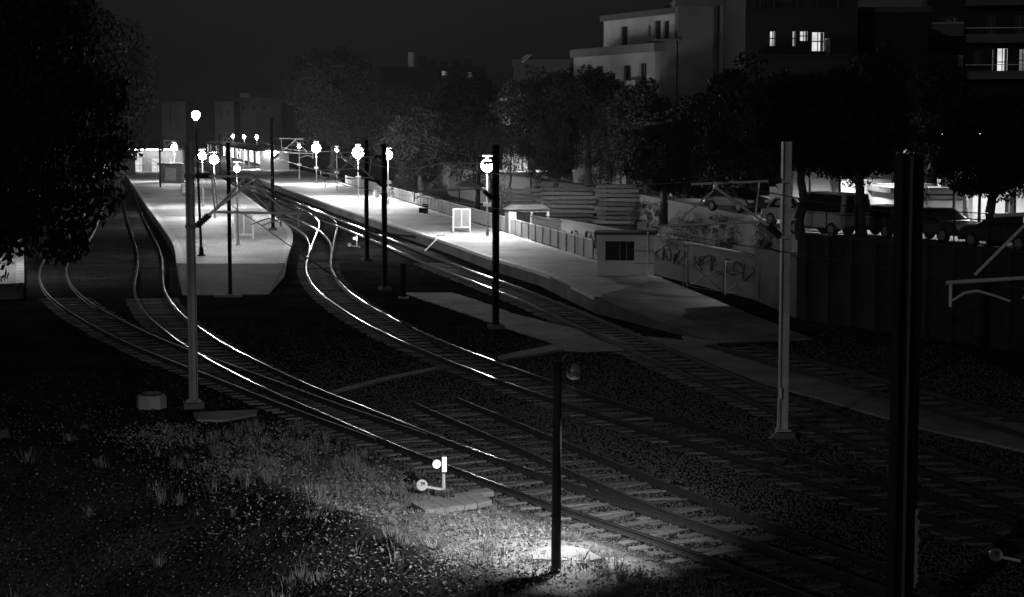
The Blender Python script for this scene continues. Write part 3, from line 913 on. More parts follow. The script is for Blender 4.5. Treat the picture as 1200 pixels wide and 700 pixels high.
# ---- braced gate panels right of the booth
def gate(label, pa, pb, h, m, cross=False):
    a, b_ = pa, pb
    t = thing('braced_gate', label, 'gate', a)
    d = b_ - a
    for q in (Vector((0, 0, 0)), d): MB().tube(q, q + Vector((0, 0, h)), .035, .035, 6).build('upright', m, t)
    for z in (.12, h - .05): MB().tube(Vector((0, 0, z)), d + Vector((0, 0, z)), .028, .028, 6).build('rail', m, t)
    MB().tube(Vector((0, 0, .12)), d + Vector((0, 0, h - .08)), .024, .024, 6).build('brace', m, t)
    if cross: MB().tube(Vector((0, .03, h - .08)), d + Vector((0, .03, .12)), .024, .024, 6).build('brace', m, t)
    return t
ga = P(850, 346, 0); gb_ = P(893, 345, 0)
gate('steel gate panel with one diagonal brace past the white booth', ga, gb_, 1.75, M_tube)
gate('dim steel gate panel with crossed braces next to the white booth', P(806, 338, .1), P(847, 345, .05), 1.5, mat('dim_steel', .16, .5, .2, 3, metal=.3), True)
t = thing('sign_post', 'pale twin-post stand between the booth and the braced gates', 'post', P(803, 336, .2))
for s_ in (-.09, .09): MB().box((s_, 0, 1.05), (.07, .07, 2.1)).build('post', M_sheet, t)
MB().box((0, 0, 2.14), (.32, .1, .08)).build('cross_piece', M_sheet, t)

# ---- small cabin and timber stacks behind the fence
cb = D(620, 268, 131)
t = thing('small_cabin', 'small pale cabin with two dark windows behind the platform fence', 'cabin', Vector((cb.x, cb.y, 0)), R(10))
zc = cb.z
mb = MB()
for (a, c, e, f) in ((-1.5, -.95, zc - 1, zc + 1.4), (.1, .22, zc - 1, zc + 1.4), (1.3, 1.5, zc - 1, zc + 1.4), (-.95, .1, zc - 1, zc + .35), (.22, 1.3, zc - 1, zc + .35), (-.95, .1, zc + 1.2, zc + 1.4), (.22, 1.3, zc + 1.2, zc + 1.4)):
    mb.box(((a + c) / 2, 0, (e + f) / 2), (c - a, .08, f - e))
mb.build('front_wall', M_booth, t)
MB().box((0, .9, zc / 2 + .2), (2.98, 1.7, zc + 2.3)).build('body', M_bgrey, t)
MB().add([(-1.65, -.15, zc + 1.4), (1.65, -.15, zc + 1.4), (1.65, 1.9, zc + 1.4), (-1.65, 1.9, zc + 1.4), (-1.0, .2, zc + 1.72), (1.2, .2, zc + 1.72), (1.2, 1.6, zc + 1.72), (-1.0, 1.6, zc + 1.72)], [(0, 1, 5, 4), (1, 2, 6, 5), (2, 3, 7, 6), (3, 0, 4, 7), (4, 5, 6, 7), (3, 2, 1, 0)]).build('roof', M_roof, t)
for a, c in ((-.95, .1), (.22, 1.3)): MB().box(((a + c) / 2, .035, zc + .78), (c - a, .03, .85)).build('window', M_glass, t)

def stack(label, cpx, Y, cols, rows, L, z0, rz):
    c = D(cpx, 200, Y)
    t = thing('timber_stack', label, 'timber stack', Vector((c.x, Y, 0)), rz, 'timber stacks behind the fence')
    MB().box((0, .5, z0 / 2), (L + .5, 2.4, z0)).build('bed', M_bdark, t)
    for r_ in range(rows):
        for k in range(cols):
            mb = MB()
            le = L * random.uniform(.8, 1.02)
            mb.box((0, 0, 0), (le, .5, .24))
            o = mb.build('beam', M_timber, t)
            o.location = (random.uniform(-.35, .35), k * .62 - .55 + random.uniform(-.12, .12), z0 + .15 + r_ * .33 + random.uniform(-.02, .02))
            o.rotation_euler = (0, random.uniform(-.015, .015), random.uniform(-.06, .06))
        for s_ in (-.3, .3):
            mb = MB(); mb.box((s_ * L, .2, z0 + .305 + r_ * .33), (.12, 2.0, .07)); mb.build('spacer', M_timber, t)
stack('pale stack of beams just behind the lit globe lamp', 612, 140, 2, 5, 3.0, 2.2, R(5))
stack('wide stack of dark beams behind the small cabin', 668, 137, 3, 8, 4.2, 1.4, R(-4))
stack('tall stack of dark beams closest to the white booth', 728, 133, 3, 9, 3.6, 1.4, R(-10))

# ---- shelter roof by the notice frame
b = P(545, 252, PZ)
t = thing('rounded_shelter', 'small shelter with a rounded dark roof behind the white notice frame', 'shelter', Vector((b.x + .3, b.y + 3, 0)))
for s_ in (-1, 1):
    for u in (-1, 1): MB().tube((s_ * .9, u * .5, 0), (s_ * .9, u * .5, 3.2), .04, .04, 6).build('post', M_darkpole, t)
prof = [(1.5, 3.15), (1.45, 3.3), (1.1, 3.55), (.6, 3.72), (0, 3.78)]
MB().lathe([(0, 3.15)] + prof, 14).build('roof', M_bgrey, t, True)

# ---- station: canopy, buildings, kiosk
def station_canopy():
    a, b_ = D(322, 180, 345), D(252, 165, 560)
    a.z = b_.z = 0
    d = b_ - a; L = d.length; rz = math.atan2(d.y, d.x)
    t = thing('station_canopy', 'long brightly lit station canopy with a dark roof at the far end of the tracks', 'canopy', a, rz)
    MB().box((L / 2, 0, 4.6), (L, 7, .5)).build('roof', M_roof, t)
    MB().box((L / 2, 0, 4.28), (L - .4, 6.6, .1)).build('ceiling', M_white, t)
    for k in range(14):
        MB().box((4 + k * (L - 8) / 13, 2.4, 2.5), (.35, .35, 3.5)).build('column', M_bgrey, t)
    MB().box((L / 2, -2.6, 2.4), (L - 2, .3, 3.6)).build('back_wall', M_white, t)
    for k in range(10):
        MB().box((4 + k * (L - 8) / 9, 0.6, 4.18), (8, .5, .08)).build('light_tube', M_tube_light, t)
    MB().box((0.3, 0, 2.3), (.3, 5.4, 3.4)).build('end_wall', M_white, t)
    MB().box((.02, .8, 4.1), (.2, 1.6, .12)).build('light_tube', M_tube_light, t)
station_canopy()

def facade(mb, O, u, W, H, opens, depth=.2):
    """wall plane from O along u (unit) and z, with openings (u0,u1,z0,z1); outside is to the right-hand normal (u.y,-u.x)"""
    n = Vector((u.y, -u.x, 0))
    us = sorted({0, W, *[o[0] for o in opens], *[o[1] for o in opens]}); zs = sorted({0, H, *[o[2] for o in opens], *[o[3] for o in opens]})
    def Q(a, z, dd=0): return O + u * a + Vector((0, 0, z)) - n * dd
    for a, b_ in zip(us[:-1], us[1:]):
        for c, d in zip(zs[:-1], zs[1:]):
            cu, cz = (a + b_) / 2, (c + d) / 2
            if any(o[0] < cu < o[1] and o[2] < cz < o[3] for o in opens): continue
            mb.add([Q(a, c), Q(b_, c), Q(b_, d), Q(a, d)], [(0, 1, 2, 3)])
    for a, b_, c, d in opens:
        mb.add([Q(a, c), Q(b_, c), Q(b_, c, depth), Q(a, c, depth)], [(0, 3, 2, 1)][::1])
        mb.add([Q(a, d), Q(b_, d), Q(b_, d, depth), Q(a, d, depth)], [(0, 1, 2, 3)])
        mb.add([Q(a, c), Q(a, d), Q(a, d, depth), Q(a, c, depth)], [(0, 3, 2, 1)])
        mb.add([Q(b_, c), Q(b_, d), Q(b_, d, depth), Q(b_, c, depth)], [(0, 1, 2, 3)])

def house(name, label, corner, u, W, dep, H, opens, m, wins=None, rm=None, parapet=.4, z0=0.0, group=None, sides=()):
    """front plane from corner along u; body goes back along -normal. wins: material per opening"""
    t = thing(name, label, 'building', Vector((corner.x, corner.y, z0)), 0, group)
    n = Vector((u.y, -u.x, 0)); O = Vector((0, 0, 0))
    mb = MB(); facade(mb, O, u, W, H, opens)
    B = O - n * dep
    mb.add([O, O + Vector((0, 0, H)), B + Vector((0, 0, H)), B], [(0, 1, 2, 3)])
    e, f = O + u * W, B + u * W
    mb.add([e, e + Vector((0, 0, H)), f + Vector((0, 0, H)), f], [(3, 2, 1, 0)])
    mb.add([B, f, f + Vector((0, 0, H)), B + Vector((0, 0, H))], [(3, 2, 1, 0)])
    mb.build('wall', m, t)
    q = Matrix(((u.x, n.x, 0), (u.y, n.y, 0), (0, 0, 1)))
    r = MB(); r.box(O + u * W / 2 - n * (dep / 2) + Vector((0, 0, H + parapet / 2)), (W + .5, dep + .5, parapet), q); r.build('roof', rm or m, t)
    for k, (a, b_, c, d) in enumerate(opens):
        wm = (wins or {}).get(k, M_glass)
        mb = MB(); mb.box(O + u * (a + b_) / 2 - n * .19 + Vector((0, 0, (c + d) / 2)), (b_ - a, .02, d - c), q); wo2 = mb.build('window', wm, t)
        mb = MB()
        mb.box(O + u * (a + b_) / 2 - n * .15 + Vector((0, 0, (c + d) / 2)), (.06, .05, d - c), q)
        mb.build('mullion', M_dark if wm is not M_glass else M_bgrey, wo2)
        if wm is not M_glass:
            MB().box(O + u * (a + b_) / 2 - n * .148 + Vector((0, 0, c + (d - c) * .52)), (b_ - a, .04, .07), q).build('transom', M_dark, wo2)
            MB().box(O + u * (a + (b_ - a) * .84) - n * .165 + Vector((0, 0, (c + d) / 2)), ((b_ - a) * .26, .02, d - c - .02), q).build('curtain', M_sheet, wo2)
        mb = MB(); mb.box(O + u * (a + b_) / 2 + n * .05 + Vector((0, 0, c - .05)), (b_ - a + .2, .12, .08), q); mb.build('sill', m, wo2)
    return t

def D0(px, Y): 
    v = D(px, 153, Y); v.z = 0; return v
def zat(py, Y): return D(600, py, Y).z

# white apartment block with setback floor
c0 = D0(672, 163); c1 = D0(767, 150)
u = (c1 - c0).normalized(); W = (c1 - c0).length
top = zat(64, 156)
opn = [(W - 10.2, W - 9.0, top - 3.0, top - .9), (W - 5.2, W - 4.1, top - 3.0, top - 1.0), (W - 2.6, W - 1.4, top - 3.0, top - .9)]
opn += [(a, b_, c - 3.1, d - 3.1) for a, b_, c, d in opn] + [(a, b_, c - 6.2, d - 6.2) for a, b_, c, d in opn]
ht = house('apartment_block', 'pale apartment block with a set-back top floor and balcony above the trees', c0, u, W, 9, top, opn, M_bwhite, rm=M_bgrey, parapet=.7)
n_ = Vector((u.y, -u.x, 0)); q = Matrix(((u.x, n_.x, 0), (u.y, n_.y, 0), (0, 0, 1)))
bal = MB(); bal.box(u * (W - 3.6) + n_ * .55 + Vector((0, 0, top - 3.25)), (4.4, 1.1, .16), q); bo = bal.build('balcony', M_bwhite, ht)
bal = MB(); bal.box(u * (W - 3.6) + n_ * 1.08 + Vector((0, 0, top - 2.75)), (4.4, .05, .8), q); bal.build('balcony_front', M_bwhite, bo)
s0 = D0(707, 164.7); s1 = D0(793, 153)
u2 = (s1 - s0).normalized(); W2 = (s1 - s0).length
zt0 = zat(24, 158)
sb_ = MB()
up = thing('apartment_block', 'set-back pale upper storey with three dark windows', 'building', Vector((s0.x, s0.y, 0)))
mb = MB(); h2 = zt0 - top - .4
wz = top + .75
op2 = [(3.2, 4.4, .35, 2.0), (W2 * .62, W2 * .62 + .4, .9, 1.9), (W2 * .70, W2 * .70 + 1.1, .3, 2.2), (W2 - 2.4, W2 - 1.4, .4, 2.1)]
facade(mb, Vector((0, 0, top + .7)), u2, W2, h2, op2); 
n2 = Vector((u2.y, -u2.x, 0)); q2 = Matrix(((u2.x, n2.x, 0), (u2.y, n2.y, 0), (0, 0, 1)))
e = u2 * W2
mb.add([e + Vector((0, 0, top)), e + Vector((0, 0, top + .7 + h2)), e - n2 * 7 + Vector((0, 0, top + .7 + h2)), e - n2 * 7 + Vector((0, 0, top))], [(3, 2, 1, 0)])
mb.build('wall', M_bwhite, up)
MB().box(u2 * W2 / 2 - n2 * 3.5 + Vector((0, 0, top / 2)), (W2 - .5, 7, top), q2).build('lower_body', M_bgrey, up)
MB().box(u2 * W2 / 2 - n2 * 3.4 + Vector((0, 0, top + .7 + h2 + .25)), (W2 + .4, 7.4, .5), q2).build('roof', M_roof, up)
for a, b_, c, d in op2:
    MB().box(u2 * (a + b_) / 2 - n2 * .18 + Vector((0, 0, top + .7 + (c + d) / 2)), (b_ - a, .02, d - c), q2).build('window', M_glass, up)
# penthouse box, dark
MB().box(u2 * (W2 - 2.5) - n2 * 4 + Vector((0, 0, top + .7 + h2 + 1.6)), (4, 4, 2.6), q2).build('stair_tower', M_bdark, up)
# right flank of the pale block and tall blank party wall
fl = D0(767.5, 150.2)
house('apartment_block', 'grey blank flank between the pale block and the tall party wall', fl, Vector((1, 0, 0)), 1.75, 10, zat(48, 150), [], M_bgrey, parapet=.15)
tb = house('apartment_block', 'tall blank grey party wall with a dark pipe running down it', D0(793.5, 150.4), Vector((1, 0, 0)), D0(871, 150).x - D0(793.5, 150).x, 12, zat(6, 150), [], M_bgrey, parapet=.6, rm=M_roof)
MB().box((D0(837, 150).x - D0(793.5, 150).x, -.14, zat(6, 150) / 2), (.32, .24, zat(6, 150) - .3)).build('pipe', M_dark, tb)

# black block with lit windows
Yb = 132
o2 = D0(872, Yb); k = Yb / F
def U(px): return D0(px, Yb).x - o2.x
ops, wm = [], {}
for (a, b_, ya, yb, mm) in ((901, 907, 37, 54, M_win), (927.5, 931, 37, 54, M_win), (936, 945, 37, 48, M_win), (950, 964, 38, 60, M_win), (964.8, 971, 45, 60, M_windim)):
    wm[len(ops)] = mm; ops.append((U(a), U(b_), zat(yb, Yb), zat(ya, Yb)))
for zz in (-3.1, -6.2, 3.1):
    for a, b_ in ((885, 893), (901, 909), (927, 937), (950, 962), (975, 985)):
        z1_ = zat(37, Yb) + zz
        ops.append((U(a), U(b_), z1_ - 1.4, z1_))
bb = house('apartment_block', 'black apartment block with a row of four lit windows', o2, Vector((1, 0, 0)), U(1003), 14, 22.5, ops, M_bdark, wm, M_roof)
mb = MB(); mb.box((U(968), -.12, zat(55, Yb)), (.35, .22, 1.0)); mb.build('air_conditioner', M_bgrey, bb)
MB().box((U(935), -.25, zat(65, Yb)), (U(1000) - U(880), .5, .12)).build('ledge', M_bdark, bb)
house('apartment_block', 'lower dark block beside the one with lit windows', D0(1003.5, Yb + 4), Vector((1, 0, 0)), 5.2, 12, zat(15, Yb + 4), [], M_bdark, rm=M_roof)

# apartment block with balconies
Yc = 148
o3 = D0(1085, Yc - 2)
u3 = Vector((.985, -.17, 0)).normalized()
def U3(px): return (D0(px, Yc).x - D0(1085, Yc).x) / .985
ops, wm = [], {}
def add3(a, b_, ya, yb, mm):
    if mm: wm[len(ops)] = mm
    ops.append((U3(a), U3(b_), zat(yb, Yc), zat(ya, Yc)))
add3(1162, 1173, 59, 91, M_win); add3(1156.5, 1158.6, 60, 84, M_windim); add3(1186, 1193, 60, 86, M_windim); add3(1135, 1146, 61, 78, None)
add3(1110, 1118, 22, 45, None); add3(1150, 1160, 20, 46, None); add3(1180, 1192, 20, 46, None); add3(1110, 1120, 96, 118, None)
h3 = house('apartment_block', 'dark apartment block with long balconies, a lit balcony door and a small lamp', o3, u3, 14.5, 12, 24, ops, M_bdark, wm, M_roof)
n3 = Vector((u3.y, -u3.x, 0)); q3 = Matrix(((u3.x, n3.x, 0), (u3.y, n3.y, 0), (0, 0, 1)))
for py, a, b_ in ((92, 1125, 1200), (50, 1125, 1200), (8, 1125, 1200)):
    zz = zat(py, Yc)
    bs = MB(); bs.box(u3 * ((U3(a) + U3(b_)) / 2 + .6) + n3 * .75 + Vector((0, 0, zz - .1)), (U3(b_) - U3(a) + 1.2, 1.5, .18), q3); bo = bs.build('balcony_slab', M_bgrey, h3)
    bs = MB(); bs.box(u3 * ((U3(a) + U3(b_)) / 2 + .6) + n3 * 1.48 + Vector((0, 0, zz + .2)), (U3(b_) - U3(a) + 1.2, .05, .55), q3); bs.build('balcony_panel', M_bgrey, bo)
    bs = MB(); bs.box(u3 * ((U3(a) + U3(b_)) / 2 + .6) + n3 * 1.5 + Vector((0, 0, zz + .95)), (U3(b_) - U3(a) + 1.2, .05, .05), q3); bs.build('handrail', M_tube, bo)
for py, a, b_ in ((68, 1088, 1123), (30, 1088, 1123)):
    zz = zat(py, Yc)
    bs = MB(); bs.box(u3 * (U3((a + b_) / 2)) + n3 * 1.2 + Vector((0, 0, zz)), (U3(b_) - U3(a), .06, .12), q3); bs.build('handrail', M_bwhite, h3)
    bs = MB(); bs.box(u3 * (U3((a + b_) / 2)) + n3 * .6 + Vector((0, 0, zz - .95)), (U3(b_) - U3(a), 1.2, .16), q3); bs.build('balcony_slab', M_bgrey, h3)
    bs = MB(); bs.box(u3 * (U3((a + b_) / 2)) + n3 * 1.17 + Vector((0, 0, zz - .45)), (U3(b_) - U3(a), .04, .8), q3); bs.build('balcony_panel', M_bgrey, h3)
MB().lathe(sphere_prof(.13, 6), 10, u3 * U3(1108) + n3 * .2 + Vector((0, 0, zat(32, Yc)))).build('wall_lamp', emit('wall_lamp', 6), h3)

# far buildings
def simple_block(label, pxa, pxb, ytop, Y, m, wins=(), lit=(), group='distant buildings', dep=14, wd=None):
    o = D0(pxa, Y); W = D0(pxb, Y).x - o.x; H = zat(ytop, Y)
    ops, wmm = [], {}
    for i, (px, ya, yb, wpx) in enumerate(wins):
        if i in lit: wmm[len(ops)] = lit[i] if isinstance(lit, dict) else M_win
        ops.append((D0(px, Y).x - o.x, D0(px + wpx, Y).x - o.x, zat(yb, Y), zat(ya, Y)))
    return house('distant_building', label, o, Vector((1, 0, 0)), W, dep, H, ops, m, wmm, m, .5, 0, group)
simple_block('distant pale block with a dark vertical stripe behind the station', 190, 218, 121, 620, M_bgrey, [(199, 124, 148, 1.8)])
simple_block('distant low pale block stepping down from the striped one', 218.5, 229, 131, 640, M_bgrey)
simple_block('distant grey block with a chimney-like box above the canopy', 252, 274, 121, 600, M_bgrey, [(258, 130, 134, 2), (266, 130, 134, 2)])
simple_block('distant wide grey block behind the round tree', 274.5, 330, 116, 640, M_bgrey, [(284, 125, 129, 3), (296, 125, 129, 3), (308, 125, 129, 3)])
simple_block('small distant box rising from the roofs beside the round tree', 282, 293, 111, 660, M_bwhite)
fb = simple_block('long dark building with two small lit windows above the trees', 446, 566, 82, 330, M_bdark, [(518, 83.5, 89, 5.5), (549, 85, 91, 4.5), (480, 85, 91, 5), (500, 85, 91, 5)], {0: M_windim, 1: M_windim})
tk = MB(); p0 = D0(482, 330) - D0(446, 330)
tk.tube((p0.x, 2, zat(78, 330)), (p0.x, 2, zat(61, 330)), .65, .65, 12); tk.build('water_tank', M_bwhite, fb)
for px, hh in ((495, 66), (505, 70), (520, 72), (535, 70), (548, 69)):
    v = D0(px, 330) - D0(446, 330); MB().box((v.x, 3, (zat(80, 330) + zat(hh, 330)) / 2), (1.4, 1.4, zat(hh, 330) - zat(80, 330))).build('roof_box', M_bdark, fb)
fb = simple_block('dark building with a tilted solar tank on its roof', 602, 668, 74, 260, M_bgrey, [(615, 76, 81, 4)])
v = D0(617, 260) - D0(602, 260)
mb = MB(); mb.bar((v.x - .8, -.2, zat(73, 260)), (v.x + .4, .8, zat(64, 260)), 1.3, .08); mb.build('solar_panel', M_white, fb)
fb = simple_block('narrow pale building with a bright window seen between the trees', 589, 618, 120, 215, M_bwhite, [(602, 130, 138, 2), (605.2, 130, 138, 2), (591, 124, 132, 4)], {0: M_win, 1: M_win, 2: M_windim}, group='distant buildings')
simple_block('pale house wall backlighting the thin trees over the beams', 678, 748, 148, 186, M_bwhite, [(690, 165, 176, 4), (725, 168, 178, 4)], {0: M_win})
simple_block('pale lit house wall glimpsed beneath the tree crowns', 628, 676, 172, 225, M_bwhite, [(640, 192, 200, 4)], {0: M_win})

# low white building on the street behind parked cars, and its neighbours
Yd = 92
def street_house(label, pa, pb, ytop, Y, m, wins=(), lit=None, band=True):
    o = D0(pa, Y); W = D0(pb, Y).x - o.x; H = zat(ytop, Y) - SZ
    ops, wmm = [], {}
    for i, (px, ya, yb, wpx) in enumerate(wins):
        if lit and i in lit: wmm[i] = lit[i]
        ops.append((D0(px, Y).x - o.x, D0(px + wpx, Y).x - o.x, zat(yb, Y) - SZ, zat(ya, Y) - SZ))
    t = house('street_house', label, o, Vector((1, 0, 0)), W, 9, H, ops, m, wmm, M_bgrey, .3, SZ)
    return t
sh = street_house('low white wall front with a pillar behind the parked cars', 1050, 1138, 227, 92, M_bwhite)
MB().box((D0(1120, 92).x - D0(1050, 92).x, 1.5, zat(215, 92) - SZ), (.9, .9, 2.0)).build('pillar', M_bwhite, sh)
MB().box((D0(1095, 92).x - D0(1050, 92).x, -.12, zat(231, 92) - SZ), (3.4, .14, .14)).build('ledge', M_bgrey, sh)
MB().box((2.2, 2.5, zat(218, 92) - SZ), (5.2, .3, .12)).build('terrace_rail', M_bgrey, sh)
sh = street_house('pale house front with a dark shopfront sign behind the leaning tree', 985, 1046, 205, 98, M_bwhite, [(1033, 228, 252, 11), (1000, 232, 262, 7)], None)
MB().box((D0(1037, 98).x - D0(985, 98).x, -.2, zat(226, 98) - SZ), (1.2, .2, .9)).build('hanging_sign', M_dark, sh)
for k, z in enumerate((.22, 0.0, -.25)):
    MB().box((D0(1037, 98).x - D0(985, 98).x + .05, -.31, zat(226, 98) - SZ + z), (.8 - .15 * k, .02, .09)).build('sign_line', M_white, sh)
street_house('pale grey house front behind the dark tree trunk', 930, 983, 200, 100, M_bwhite, [(945, 225, 245, 8)], None)
street_house('pale house front by the right edge beyond the dark tree', 1142, 1240, 200, 90, M_bwhite, [(1180, 228, 250, 12)], None)
street_house('pale low house behind the overhead arm', 790, 870, 205, 128, M_bwhite, [(806, 222, 240, 6), (835, 222, 240, 6)], None)

# street lamps (their light falls on the cars and house fronts)
def street_lamp(label, x, y, h=5.6, power=900, reach=1.2, z=SZ, sgn=1):
    t = thing('street_lamp', label, 'street lamp', Vector((x, y, z)), 0, 'street lamps')
    MB().tube((0, 0, 0), (0, 0, h), .08, .05, 8).build('pole', M_darkpole, t)
    MB().path([Vector((0, 0, h)), Vector((sgn * reach * .5, 0, h + .2)), Vector((sgn * reach, 0, h + .2))], .035).build('arm', M_darkpole, t)
    MB().box((sgn * (reach + .2), 0, h + .2), (.6, .26, .1)).build('lamp_head', M_darkpole, t)
    MB().box((sgn * (reach + .2), 0, h + .14), (.5, .2, .02)).build('lens', emit('street_lens', 12), t)
    L = bpy.data.lights.new('street_light', 'SPOT'); L.energy = power; L.spot_size = R(128); L.spot_blend = .6; L.shadow_soft_size = .15
    o = bpy.data.objects.new('street_light', L); COL.objects.link(o); o.parent = t; o.location = (sgn * (reach + .2), 0, h + .1)
street_lamp('street lamp hidden in the crown of the leaning tree', D0(1012, 93).x, 93.5, 4.4, 6000)
street_lamp('street lamp close to the pale grey house front', D0(952, 95).x, 95.5, 4.4, 6000)
street_lamp('street lamp behind the dark tree by the white wall front', D0(1120, 87).x, 87, 4.4, 4500)
street_lamp('street lamp between the house fronts and the overhead arm', D0(850, 124).x, 124, 4.4, 6000)
street_lamp('street lamp behind the trees at the blank party wall', D0(835, 140).x, 138, 4.8, 4500)
street_lamp('street lamp glinting through the thin trees over the beam stacks', D0(708, 179).x, 179, 4.6, 22000)
street_lamp('street lamp before the narrow pale building between trees', D0(612, 209).x, 209, 4.8, 20000)
street_lamp('added street lamp among the parked cars behind the leaning tree', D0(985, 84).x, 84, 4.4, 2600)  # added to brighten the cars, as are the next two
street_lamp('added street lamp among the parked cars behind the thick mast', D0(1070, 82).x, 82, 4.4, 2600)  # extra lamp, put in for light on the cars
street_lamp('added street lamp over the dark car under the leafy tree', D0(1150, 79.5).x, 79.5, 4.4, 2200)  # extra lamp, put in to lift the dark car
street_lamp('street lamp by the right edge beyond the dark tree', D0(1195, 85).x, 85.5, 4.4, 4500)

# ---- street fence on the retaining wall
def street_fence(label, a, b_, z, n, h=1.35):
    t = thing('street_fence', label, 'fence', Vector((a.x, a.y, z)))
    d = b_ - a; d.z = 0
    for k in range(n + 1):
        p = d * (k / n)
        MB().tube(p, p + Vector((0, 0, h)), .028, .028, 6).build('post', M_darkpole, t)
    for zz in (h - .03, .12): MB().tube(Vector((0, 0, zz)), d + Vector((0, 0, zz)), .02, .02, 6).build('rail', M_darkpole, t)
    mb = MB(); L = d.length; u = d.normalized(); m = int(L / .25)
    for k in range(m):
        for s_ in (0, 1):
            p, q = u * (k * .25 + (.25 if s_ else 0) ), u * (k * .25 + (0 if s_ else .25))
            for r_ in range(5):
                mb.bar(p + Vector((0, 0, .12 + r_ * .24)), q + Vector((0, 0, .36 + r_ * .24)), .006, .006)
    mb.build('wire_mesh', M_darkpole, t)
street_fence('wire fence with thin posts on the retaining wall in front of the parked cars', wall_pts[3], wall_pts[4], SZ + .2, 7)
street_fence('wire fence on the graffiti retaining wall near the right edge', wall_pts[4], wall_pts[5], SZ + .2, 10)

# ---- parked cars
def make_car(label, loc, rz, paint, van=False):
    t = thing('parked_car', label, 'car', loc, rz, 'cars parked on the street')
    hw = .86; k = 1.18 if van else 1.0
    low = [(-2.1, .32), (-2.15, .55), (-2.08, .82), (-1.2, .92), (1.35, .90), (1.95, .82), (2.12, .6), (2.1, .32)]
    mb = MB()
    for s_ in (1,):
        L_ = [Vector((x, -hw, z * k)) for x, z in low]; I_ = [Vector((x * .985, -hw * .93, z * k)) for x, z in low]
        Rr = [Vector((x, hw, z * k)) for x, z in low]
    n = len(low)
    mb.add(L_ + Rr, [tuple(range(n)), tuple(range(2 * n - 1, n - 1, -1))] + [(i, n + i, n + (i + 1) % n, (i + 1) % n) for i in range(n)])
    body = mb.build('body', paint, t)
    bm_ = body.modifiers.new('bevel', 'BEVEL'); bm_.width = .07; bm_.segments = 2; bm_.limit_method = 'ANGLE'
    cab = [(-1.75, .88), (-1.35, 1.38), (.35, 1.42), (1.15, .9)] if not van else [(-2.05, .88), (-1.95, 1.62), (.7, 1.66), (1.5, .9)]
    mb = MB(); n = 4
    A_ = [Vector((x, -(hw - .04 if z < 1 else hw - .22), z * k)) for x, z in cab]; B_ = [Vector((v.x, -v.y, v.z)) for v in A_]
    mb.add(A_ + B_, [tuple(range(n)), tuple(range(2 * n - 1, n - 1, -1))] + [(i, n + i, n + (i + 1) % n, (i + 1) % n) for i in range(n)])
    cabin = mb.build('cabin', paint, t)
    def face(name, pts, m, par, push):
        c = sum(pts, Vector()) / 4; nr = (pts[1] - pts[0]).cross(pts[2] - pts[0]).normalized() * push
        q_ = [c + (p - c) * .86 + nr for p in pts]
        MB().prism(q_, [p - nr * 1.2 for p in q_]).build(name, m, par)
    for S_ in (A_, B_):
        face('side_window', [S_[0], S_[1], S_[2], S_[3]], M_glass, cabin, .012 if S_ is A_ else -.012)
    face('windscreen', [A_[2], B_[2], B_[3], A_[3]], M_glass, cabin, .012)
    face('rear_window', [A_[0], B_[0], B_[1], A_[1]], M_glass, cabin, .012)
    for x in (-1.3, 1.3):
        for s_ in (-1, 1):
            m = Matrix.Rotation(R(90), 3, 'X')
            wv = MB().lathe([(.0, -.1), (.31, -.1), (.33, -.07), (.33, .07), (.31, .1), (0, .1)], 16, (x, s_ * (hw - .06), .33), m).build('wheel', M_tyre, t)
            MB().lathe([(0, s_ * -.115), (.2, s_ * -.11), (.2, s_ * -.09)], 12, (x, s_ * (hw - .06), .33), m).build('rim', M_sheet, wv)
    for s_ in (-1, 1):
        MB().box((2.06, s_ * .6, .68 * k), (.12, .36, .16)).build('headlight', M_white, t)
        MB().box((-2.1, s_ * .66, .72 * k), (.1, .24, .2)).build('tail_light', M_sheet, t)
    MB().box((2.12, 0, .42), (.1, 1.6, .16)).build('bumper', M_dark, t)
    MB().box((-2.14, 0, .42), (.1, 1.6, .16)).build('bumper', M_dark, t)
    return t
uw = (wall_pts[4] - wall_pts[3]).normalized(); nw = Vector((-uw.y, uw.x, 0))
rzc = math.atan2(uw.y, uw.x)
def on_street(px, Y): v = D0(px, Y); v.z = SZ; return v
make_car('silver van-like car parked behind the wire fence beside the leaning tree', on_street(972, 80.5), rzc + R(180), M_car[0], True)
make_car('low grey car parked between the tree trunk and the silver van-like car', on_street(940, 88), rzc, M_car[0])
make_car('dark car parked in front of the white wall', on_street(1100, 76.5), rzc, M_car[1])
make_car('dark car by the right edge under the leafy tree', on_street(1188, 71), rzc + R(180), M_car[1])
make_car('dark hatch-shaped car parked right of the leaning tree', on_street(1035, 79.5), rzc + R(180), M_car[1])
make_car('dark car parked beside the pale low house behind the overhead arm', on_street(865, 104), rzc, M_car[1])

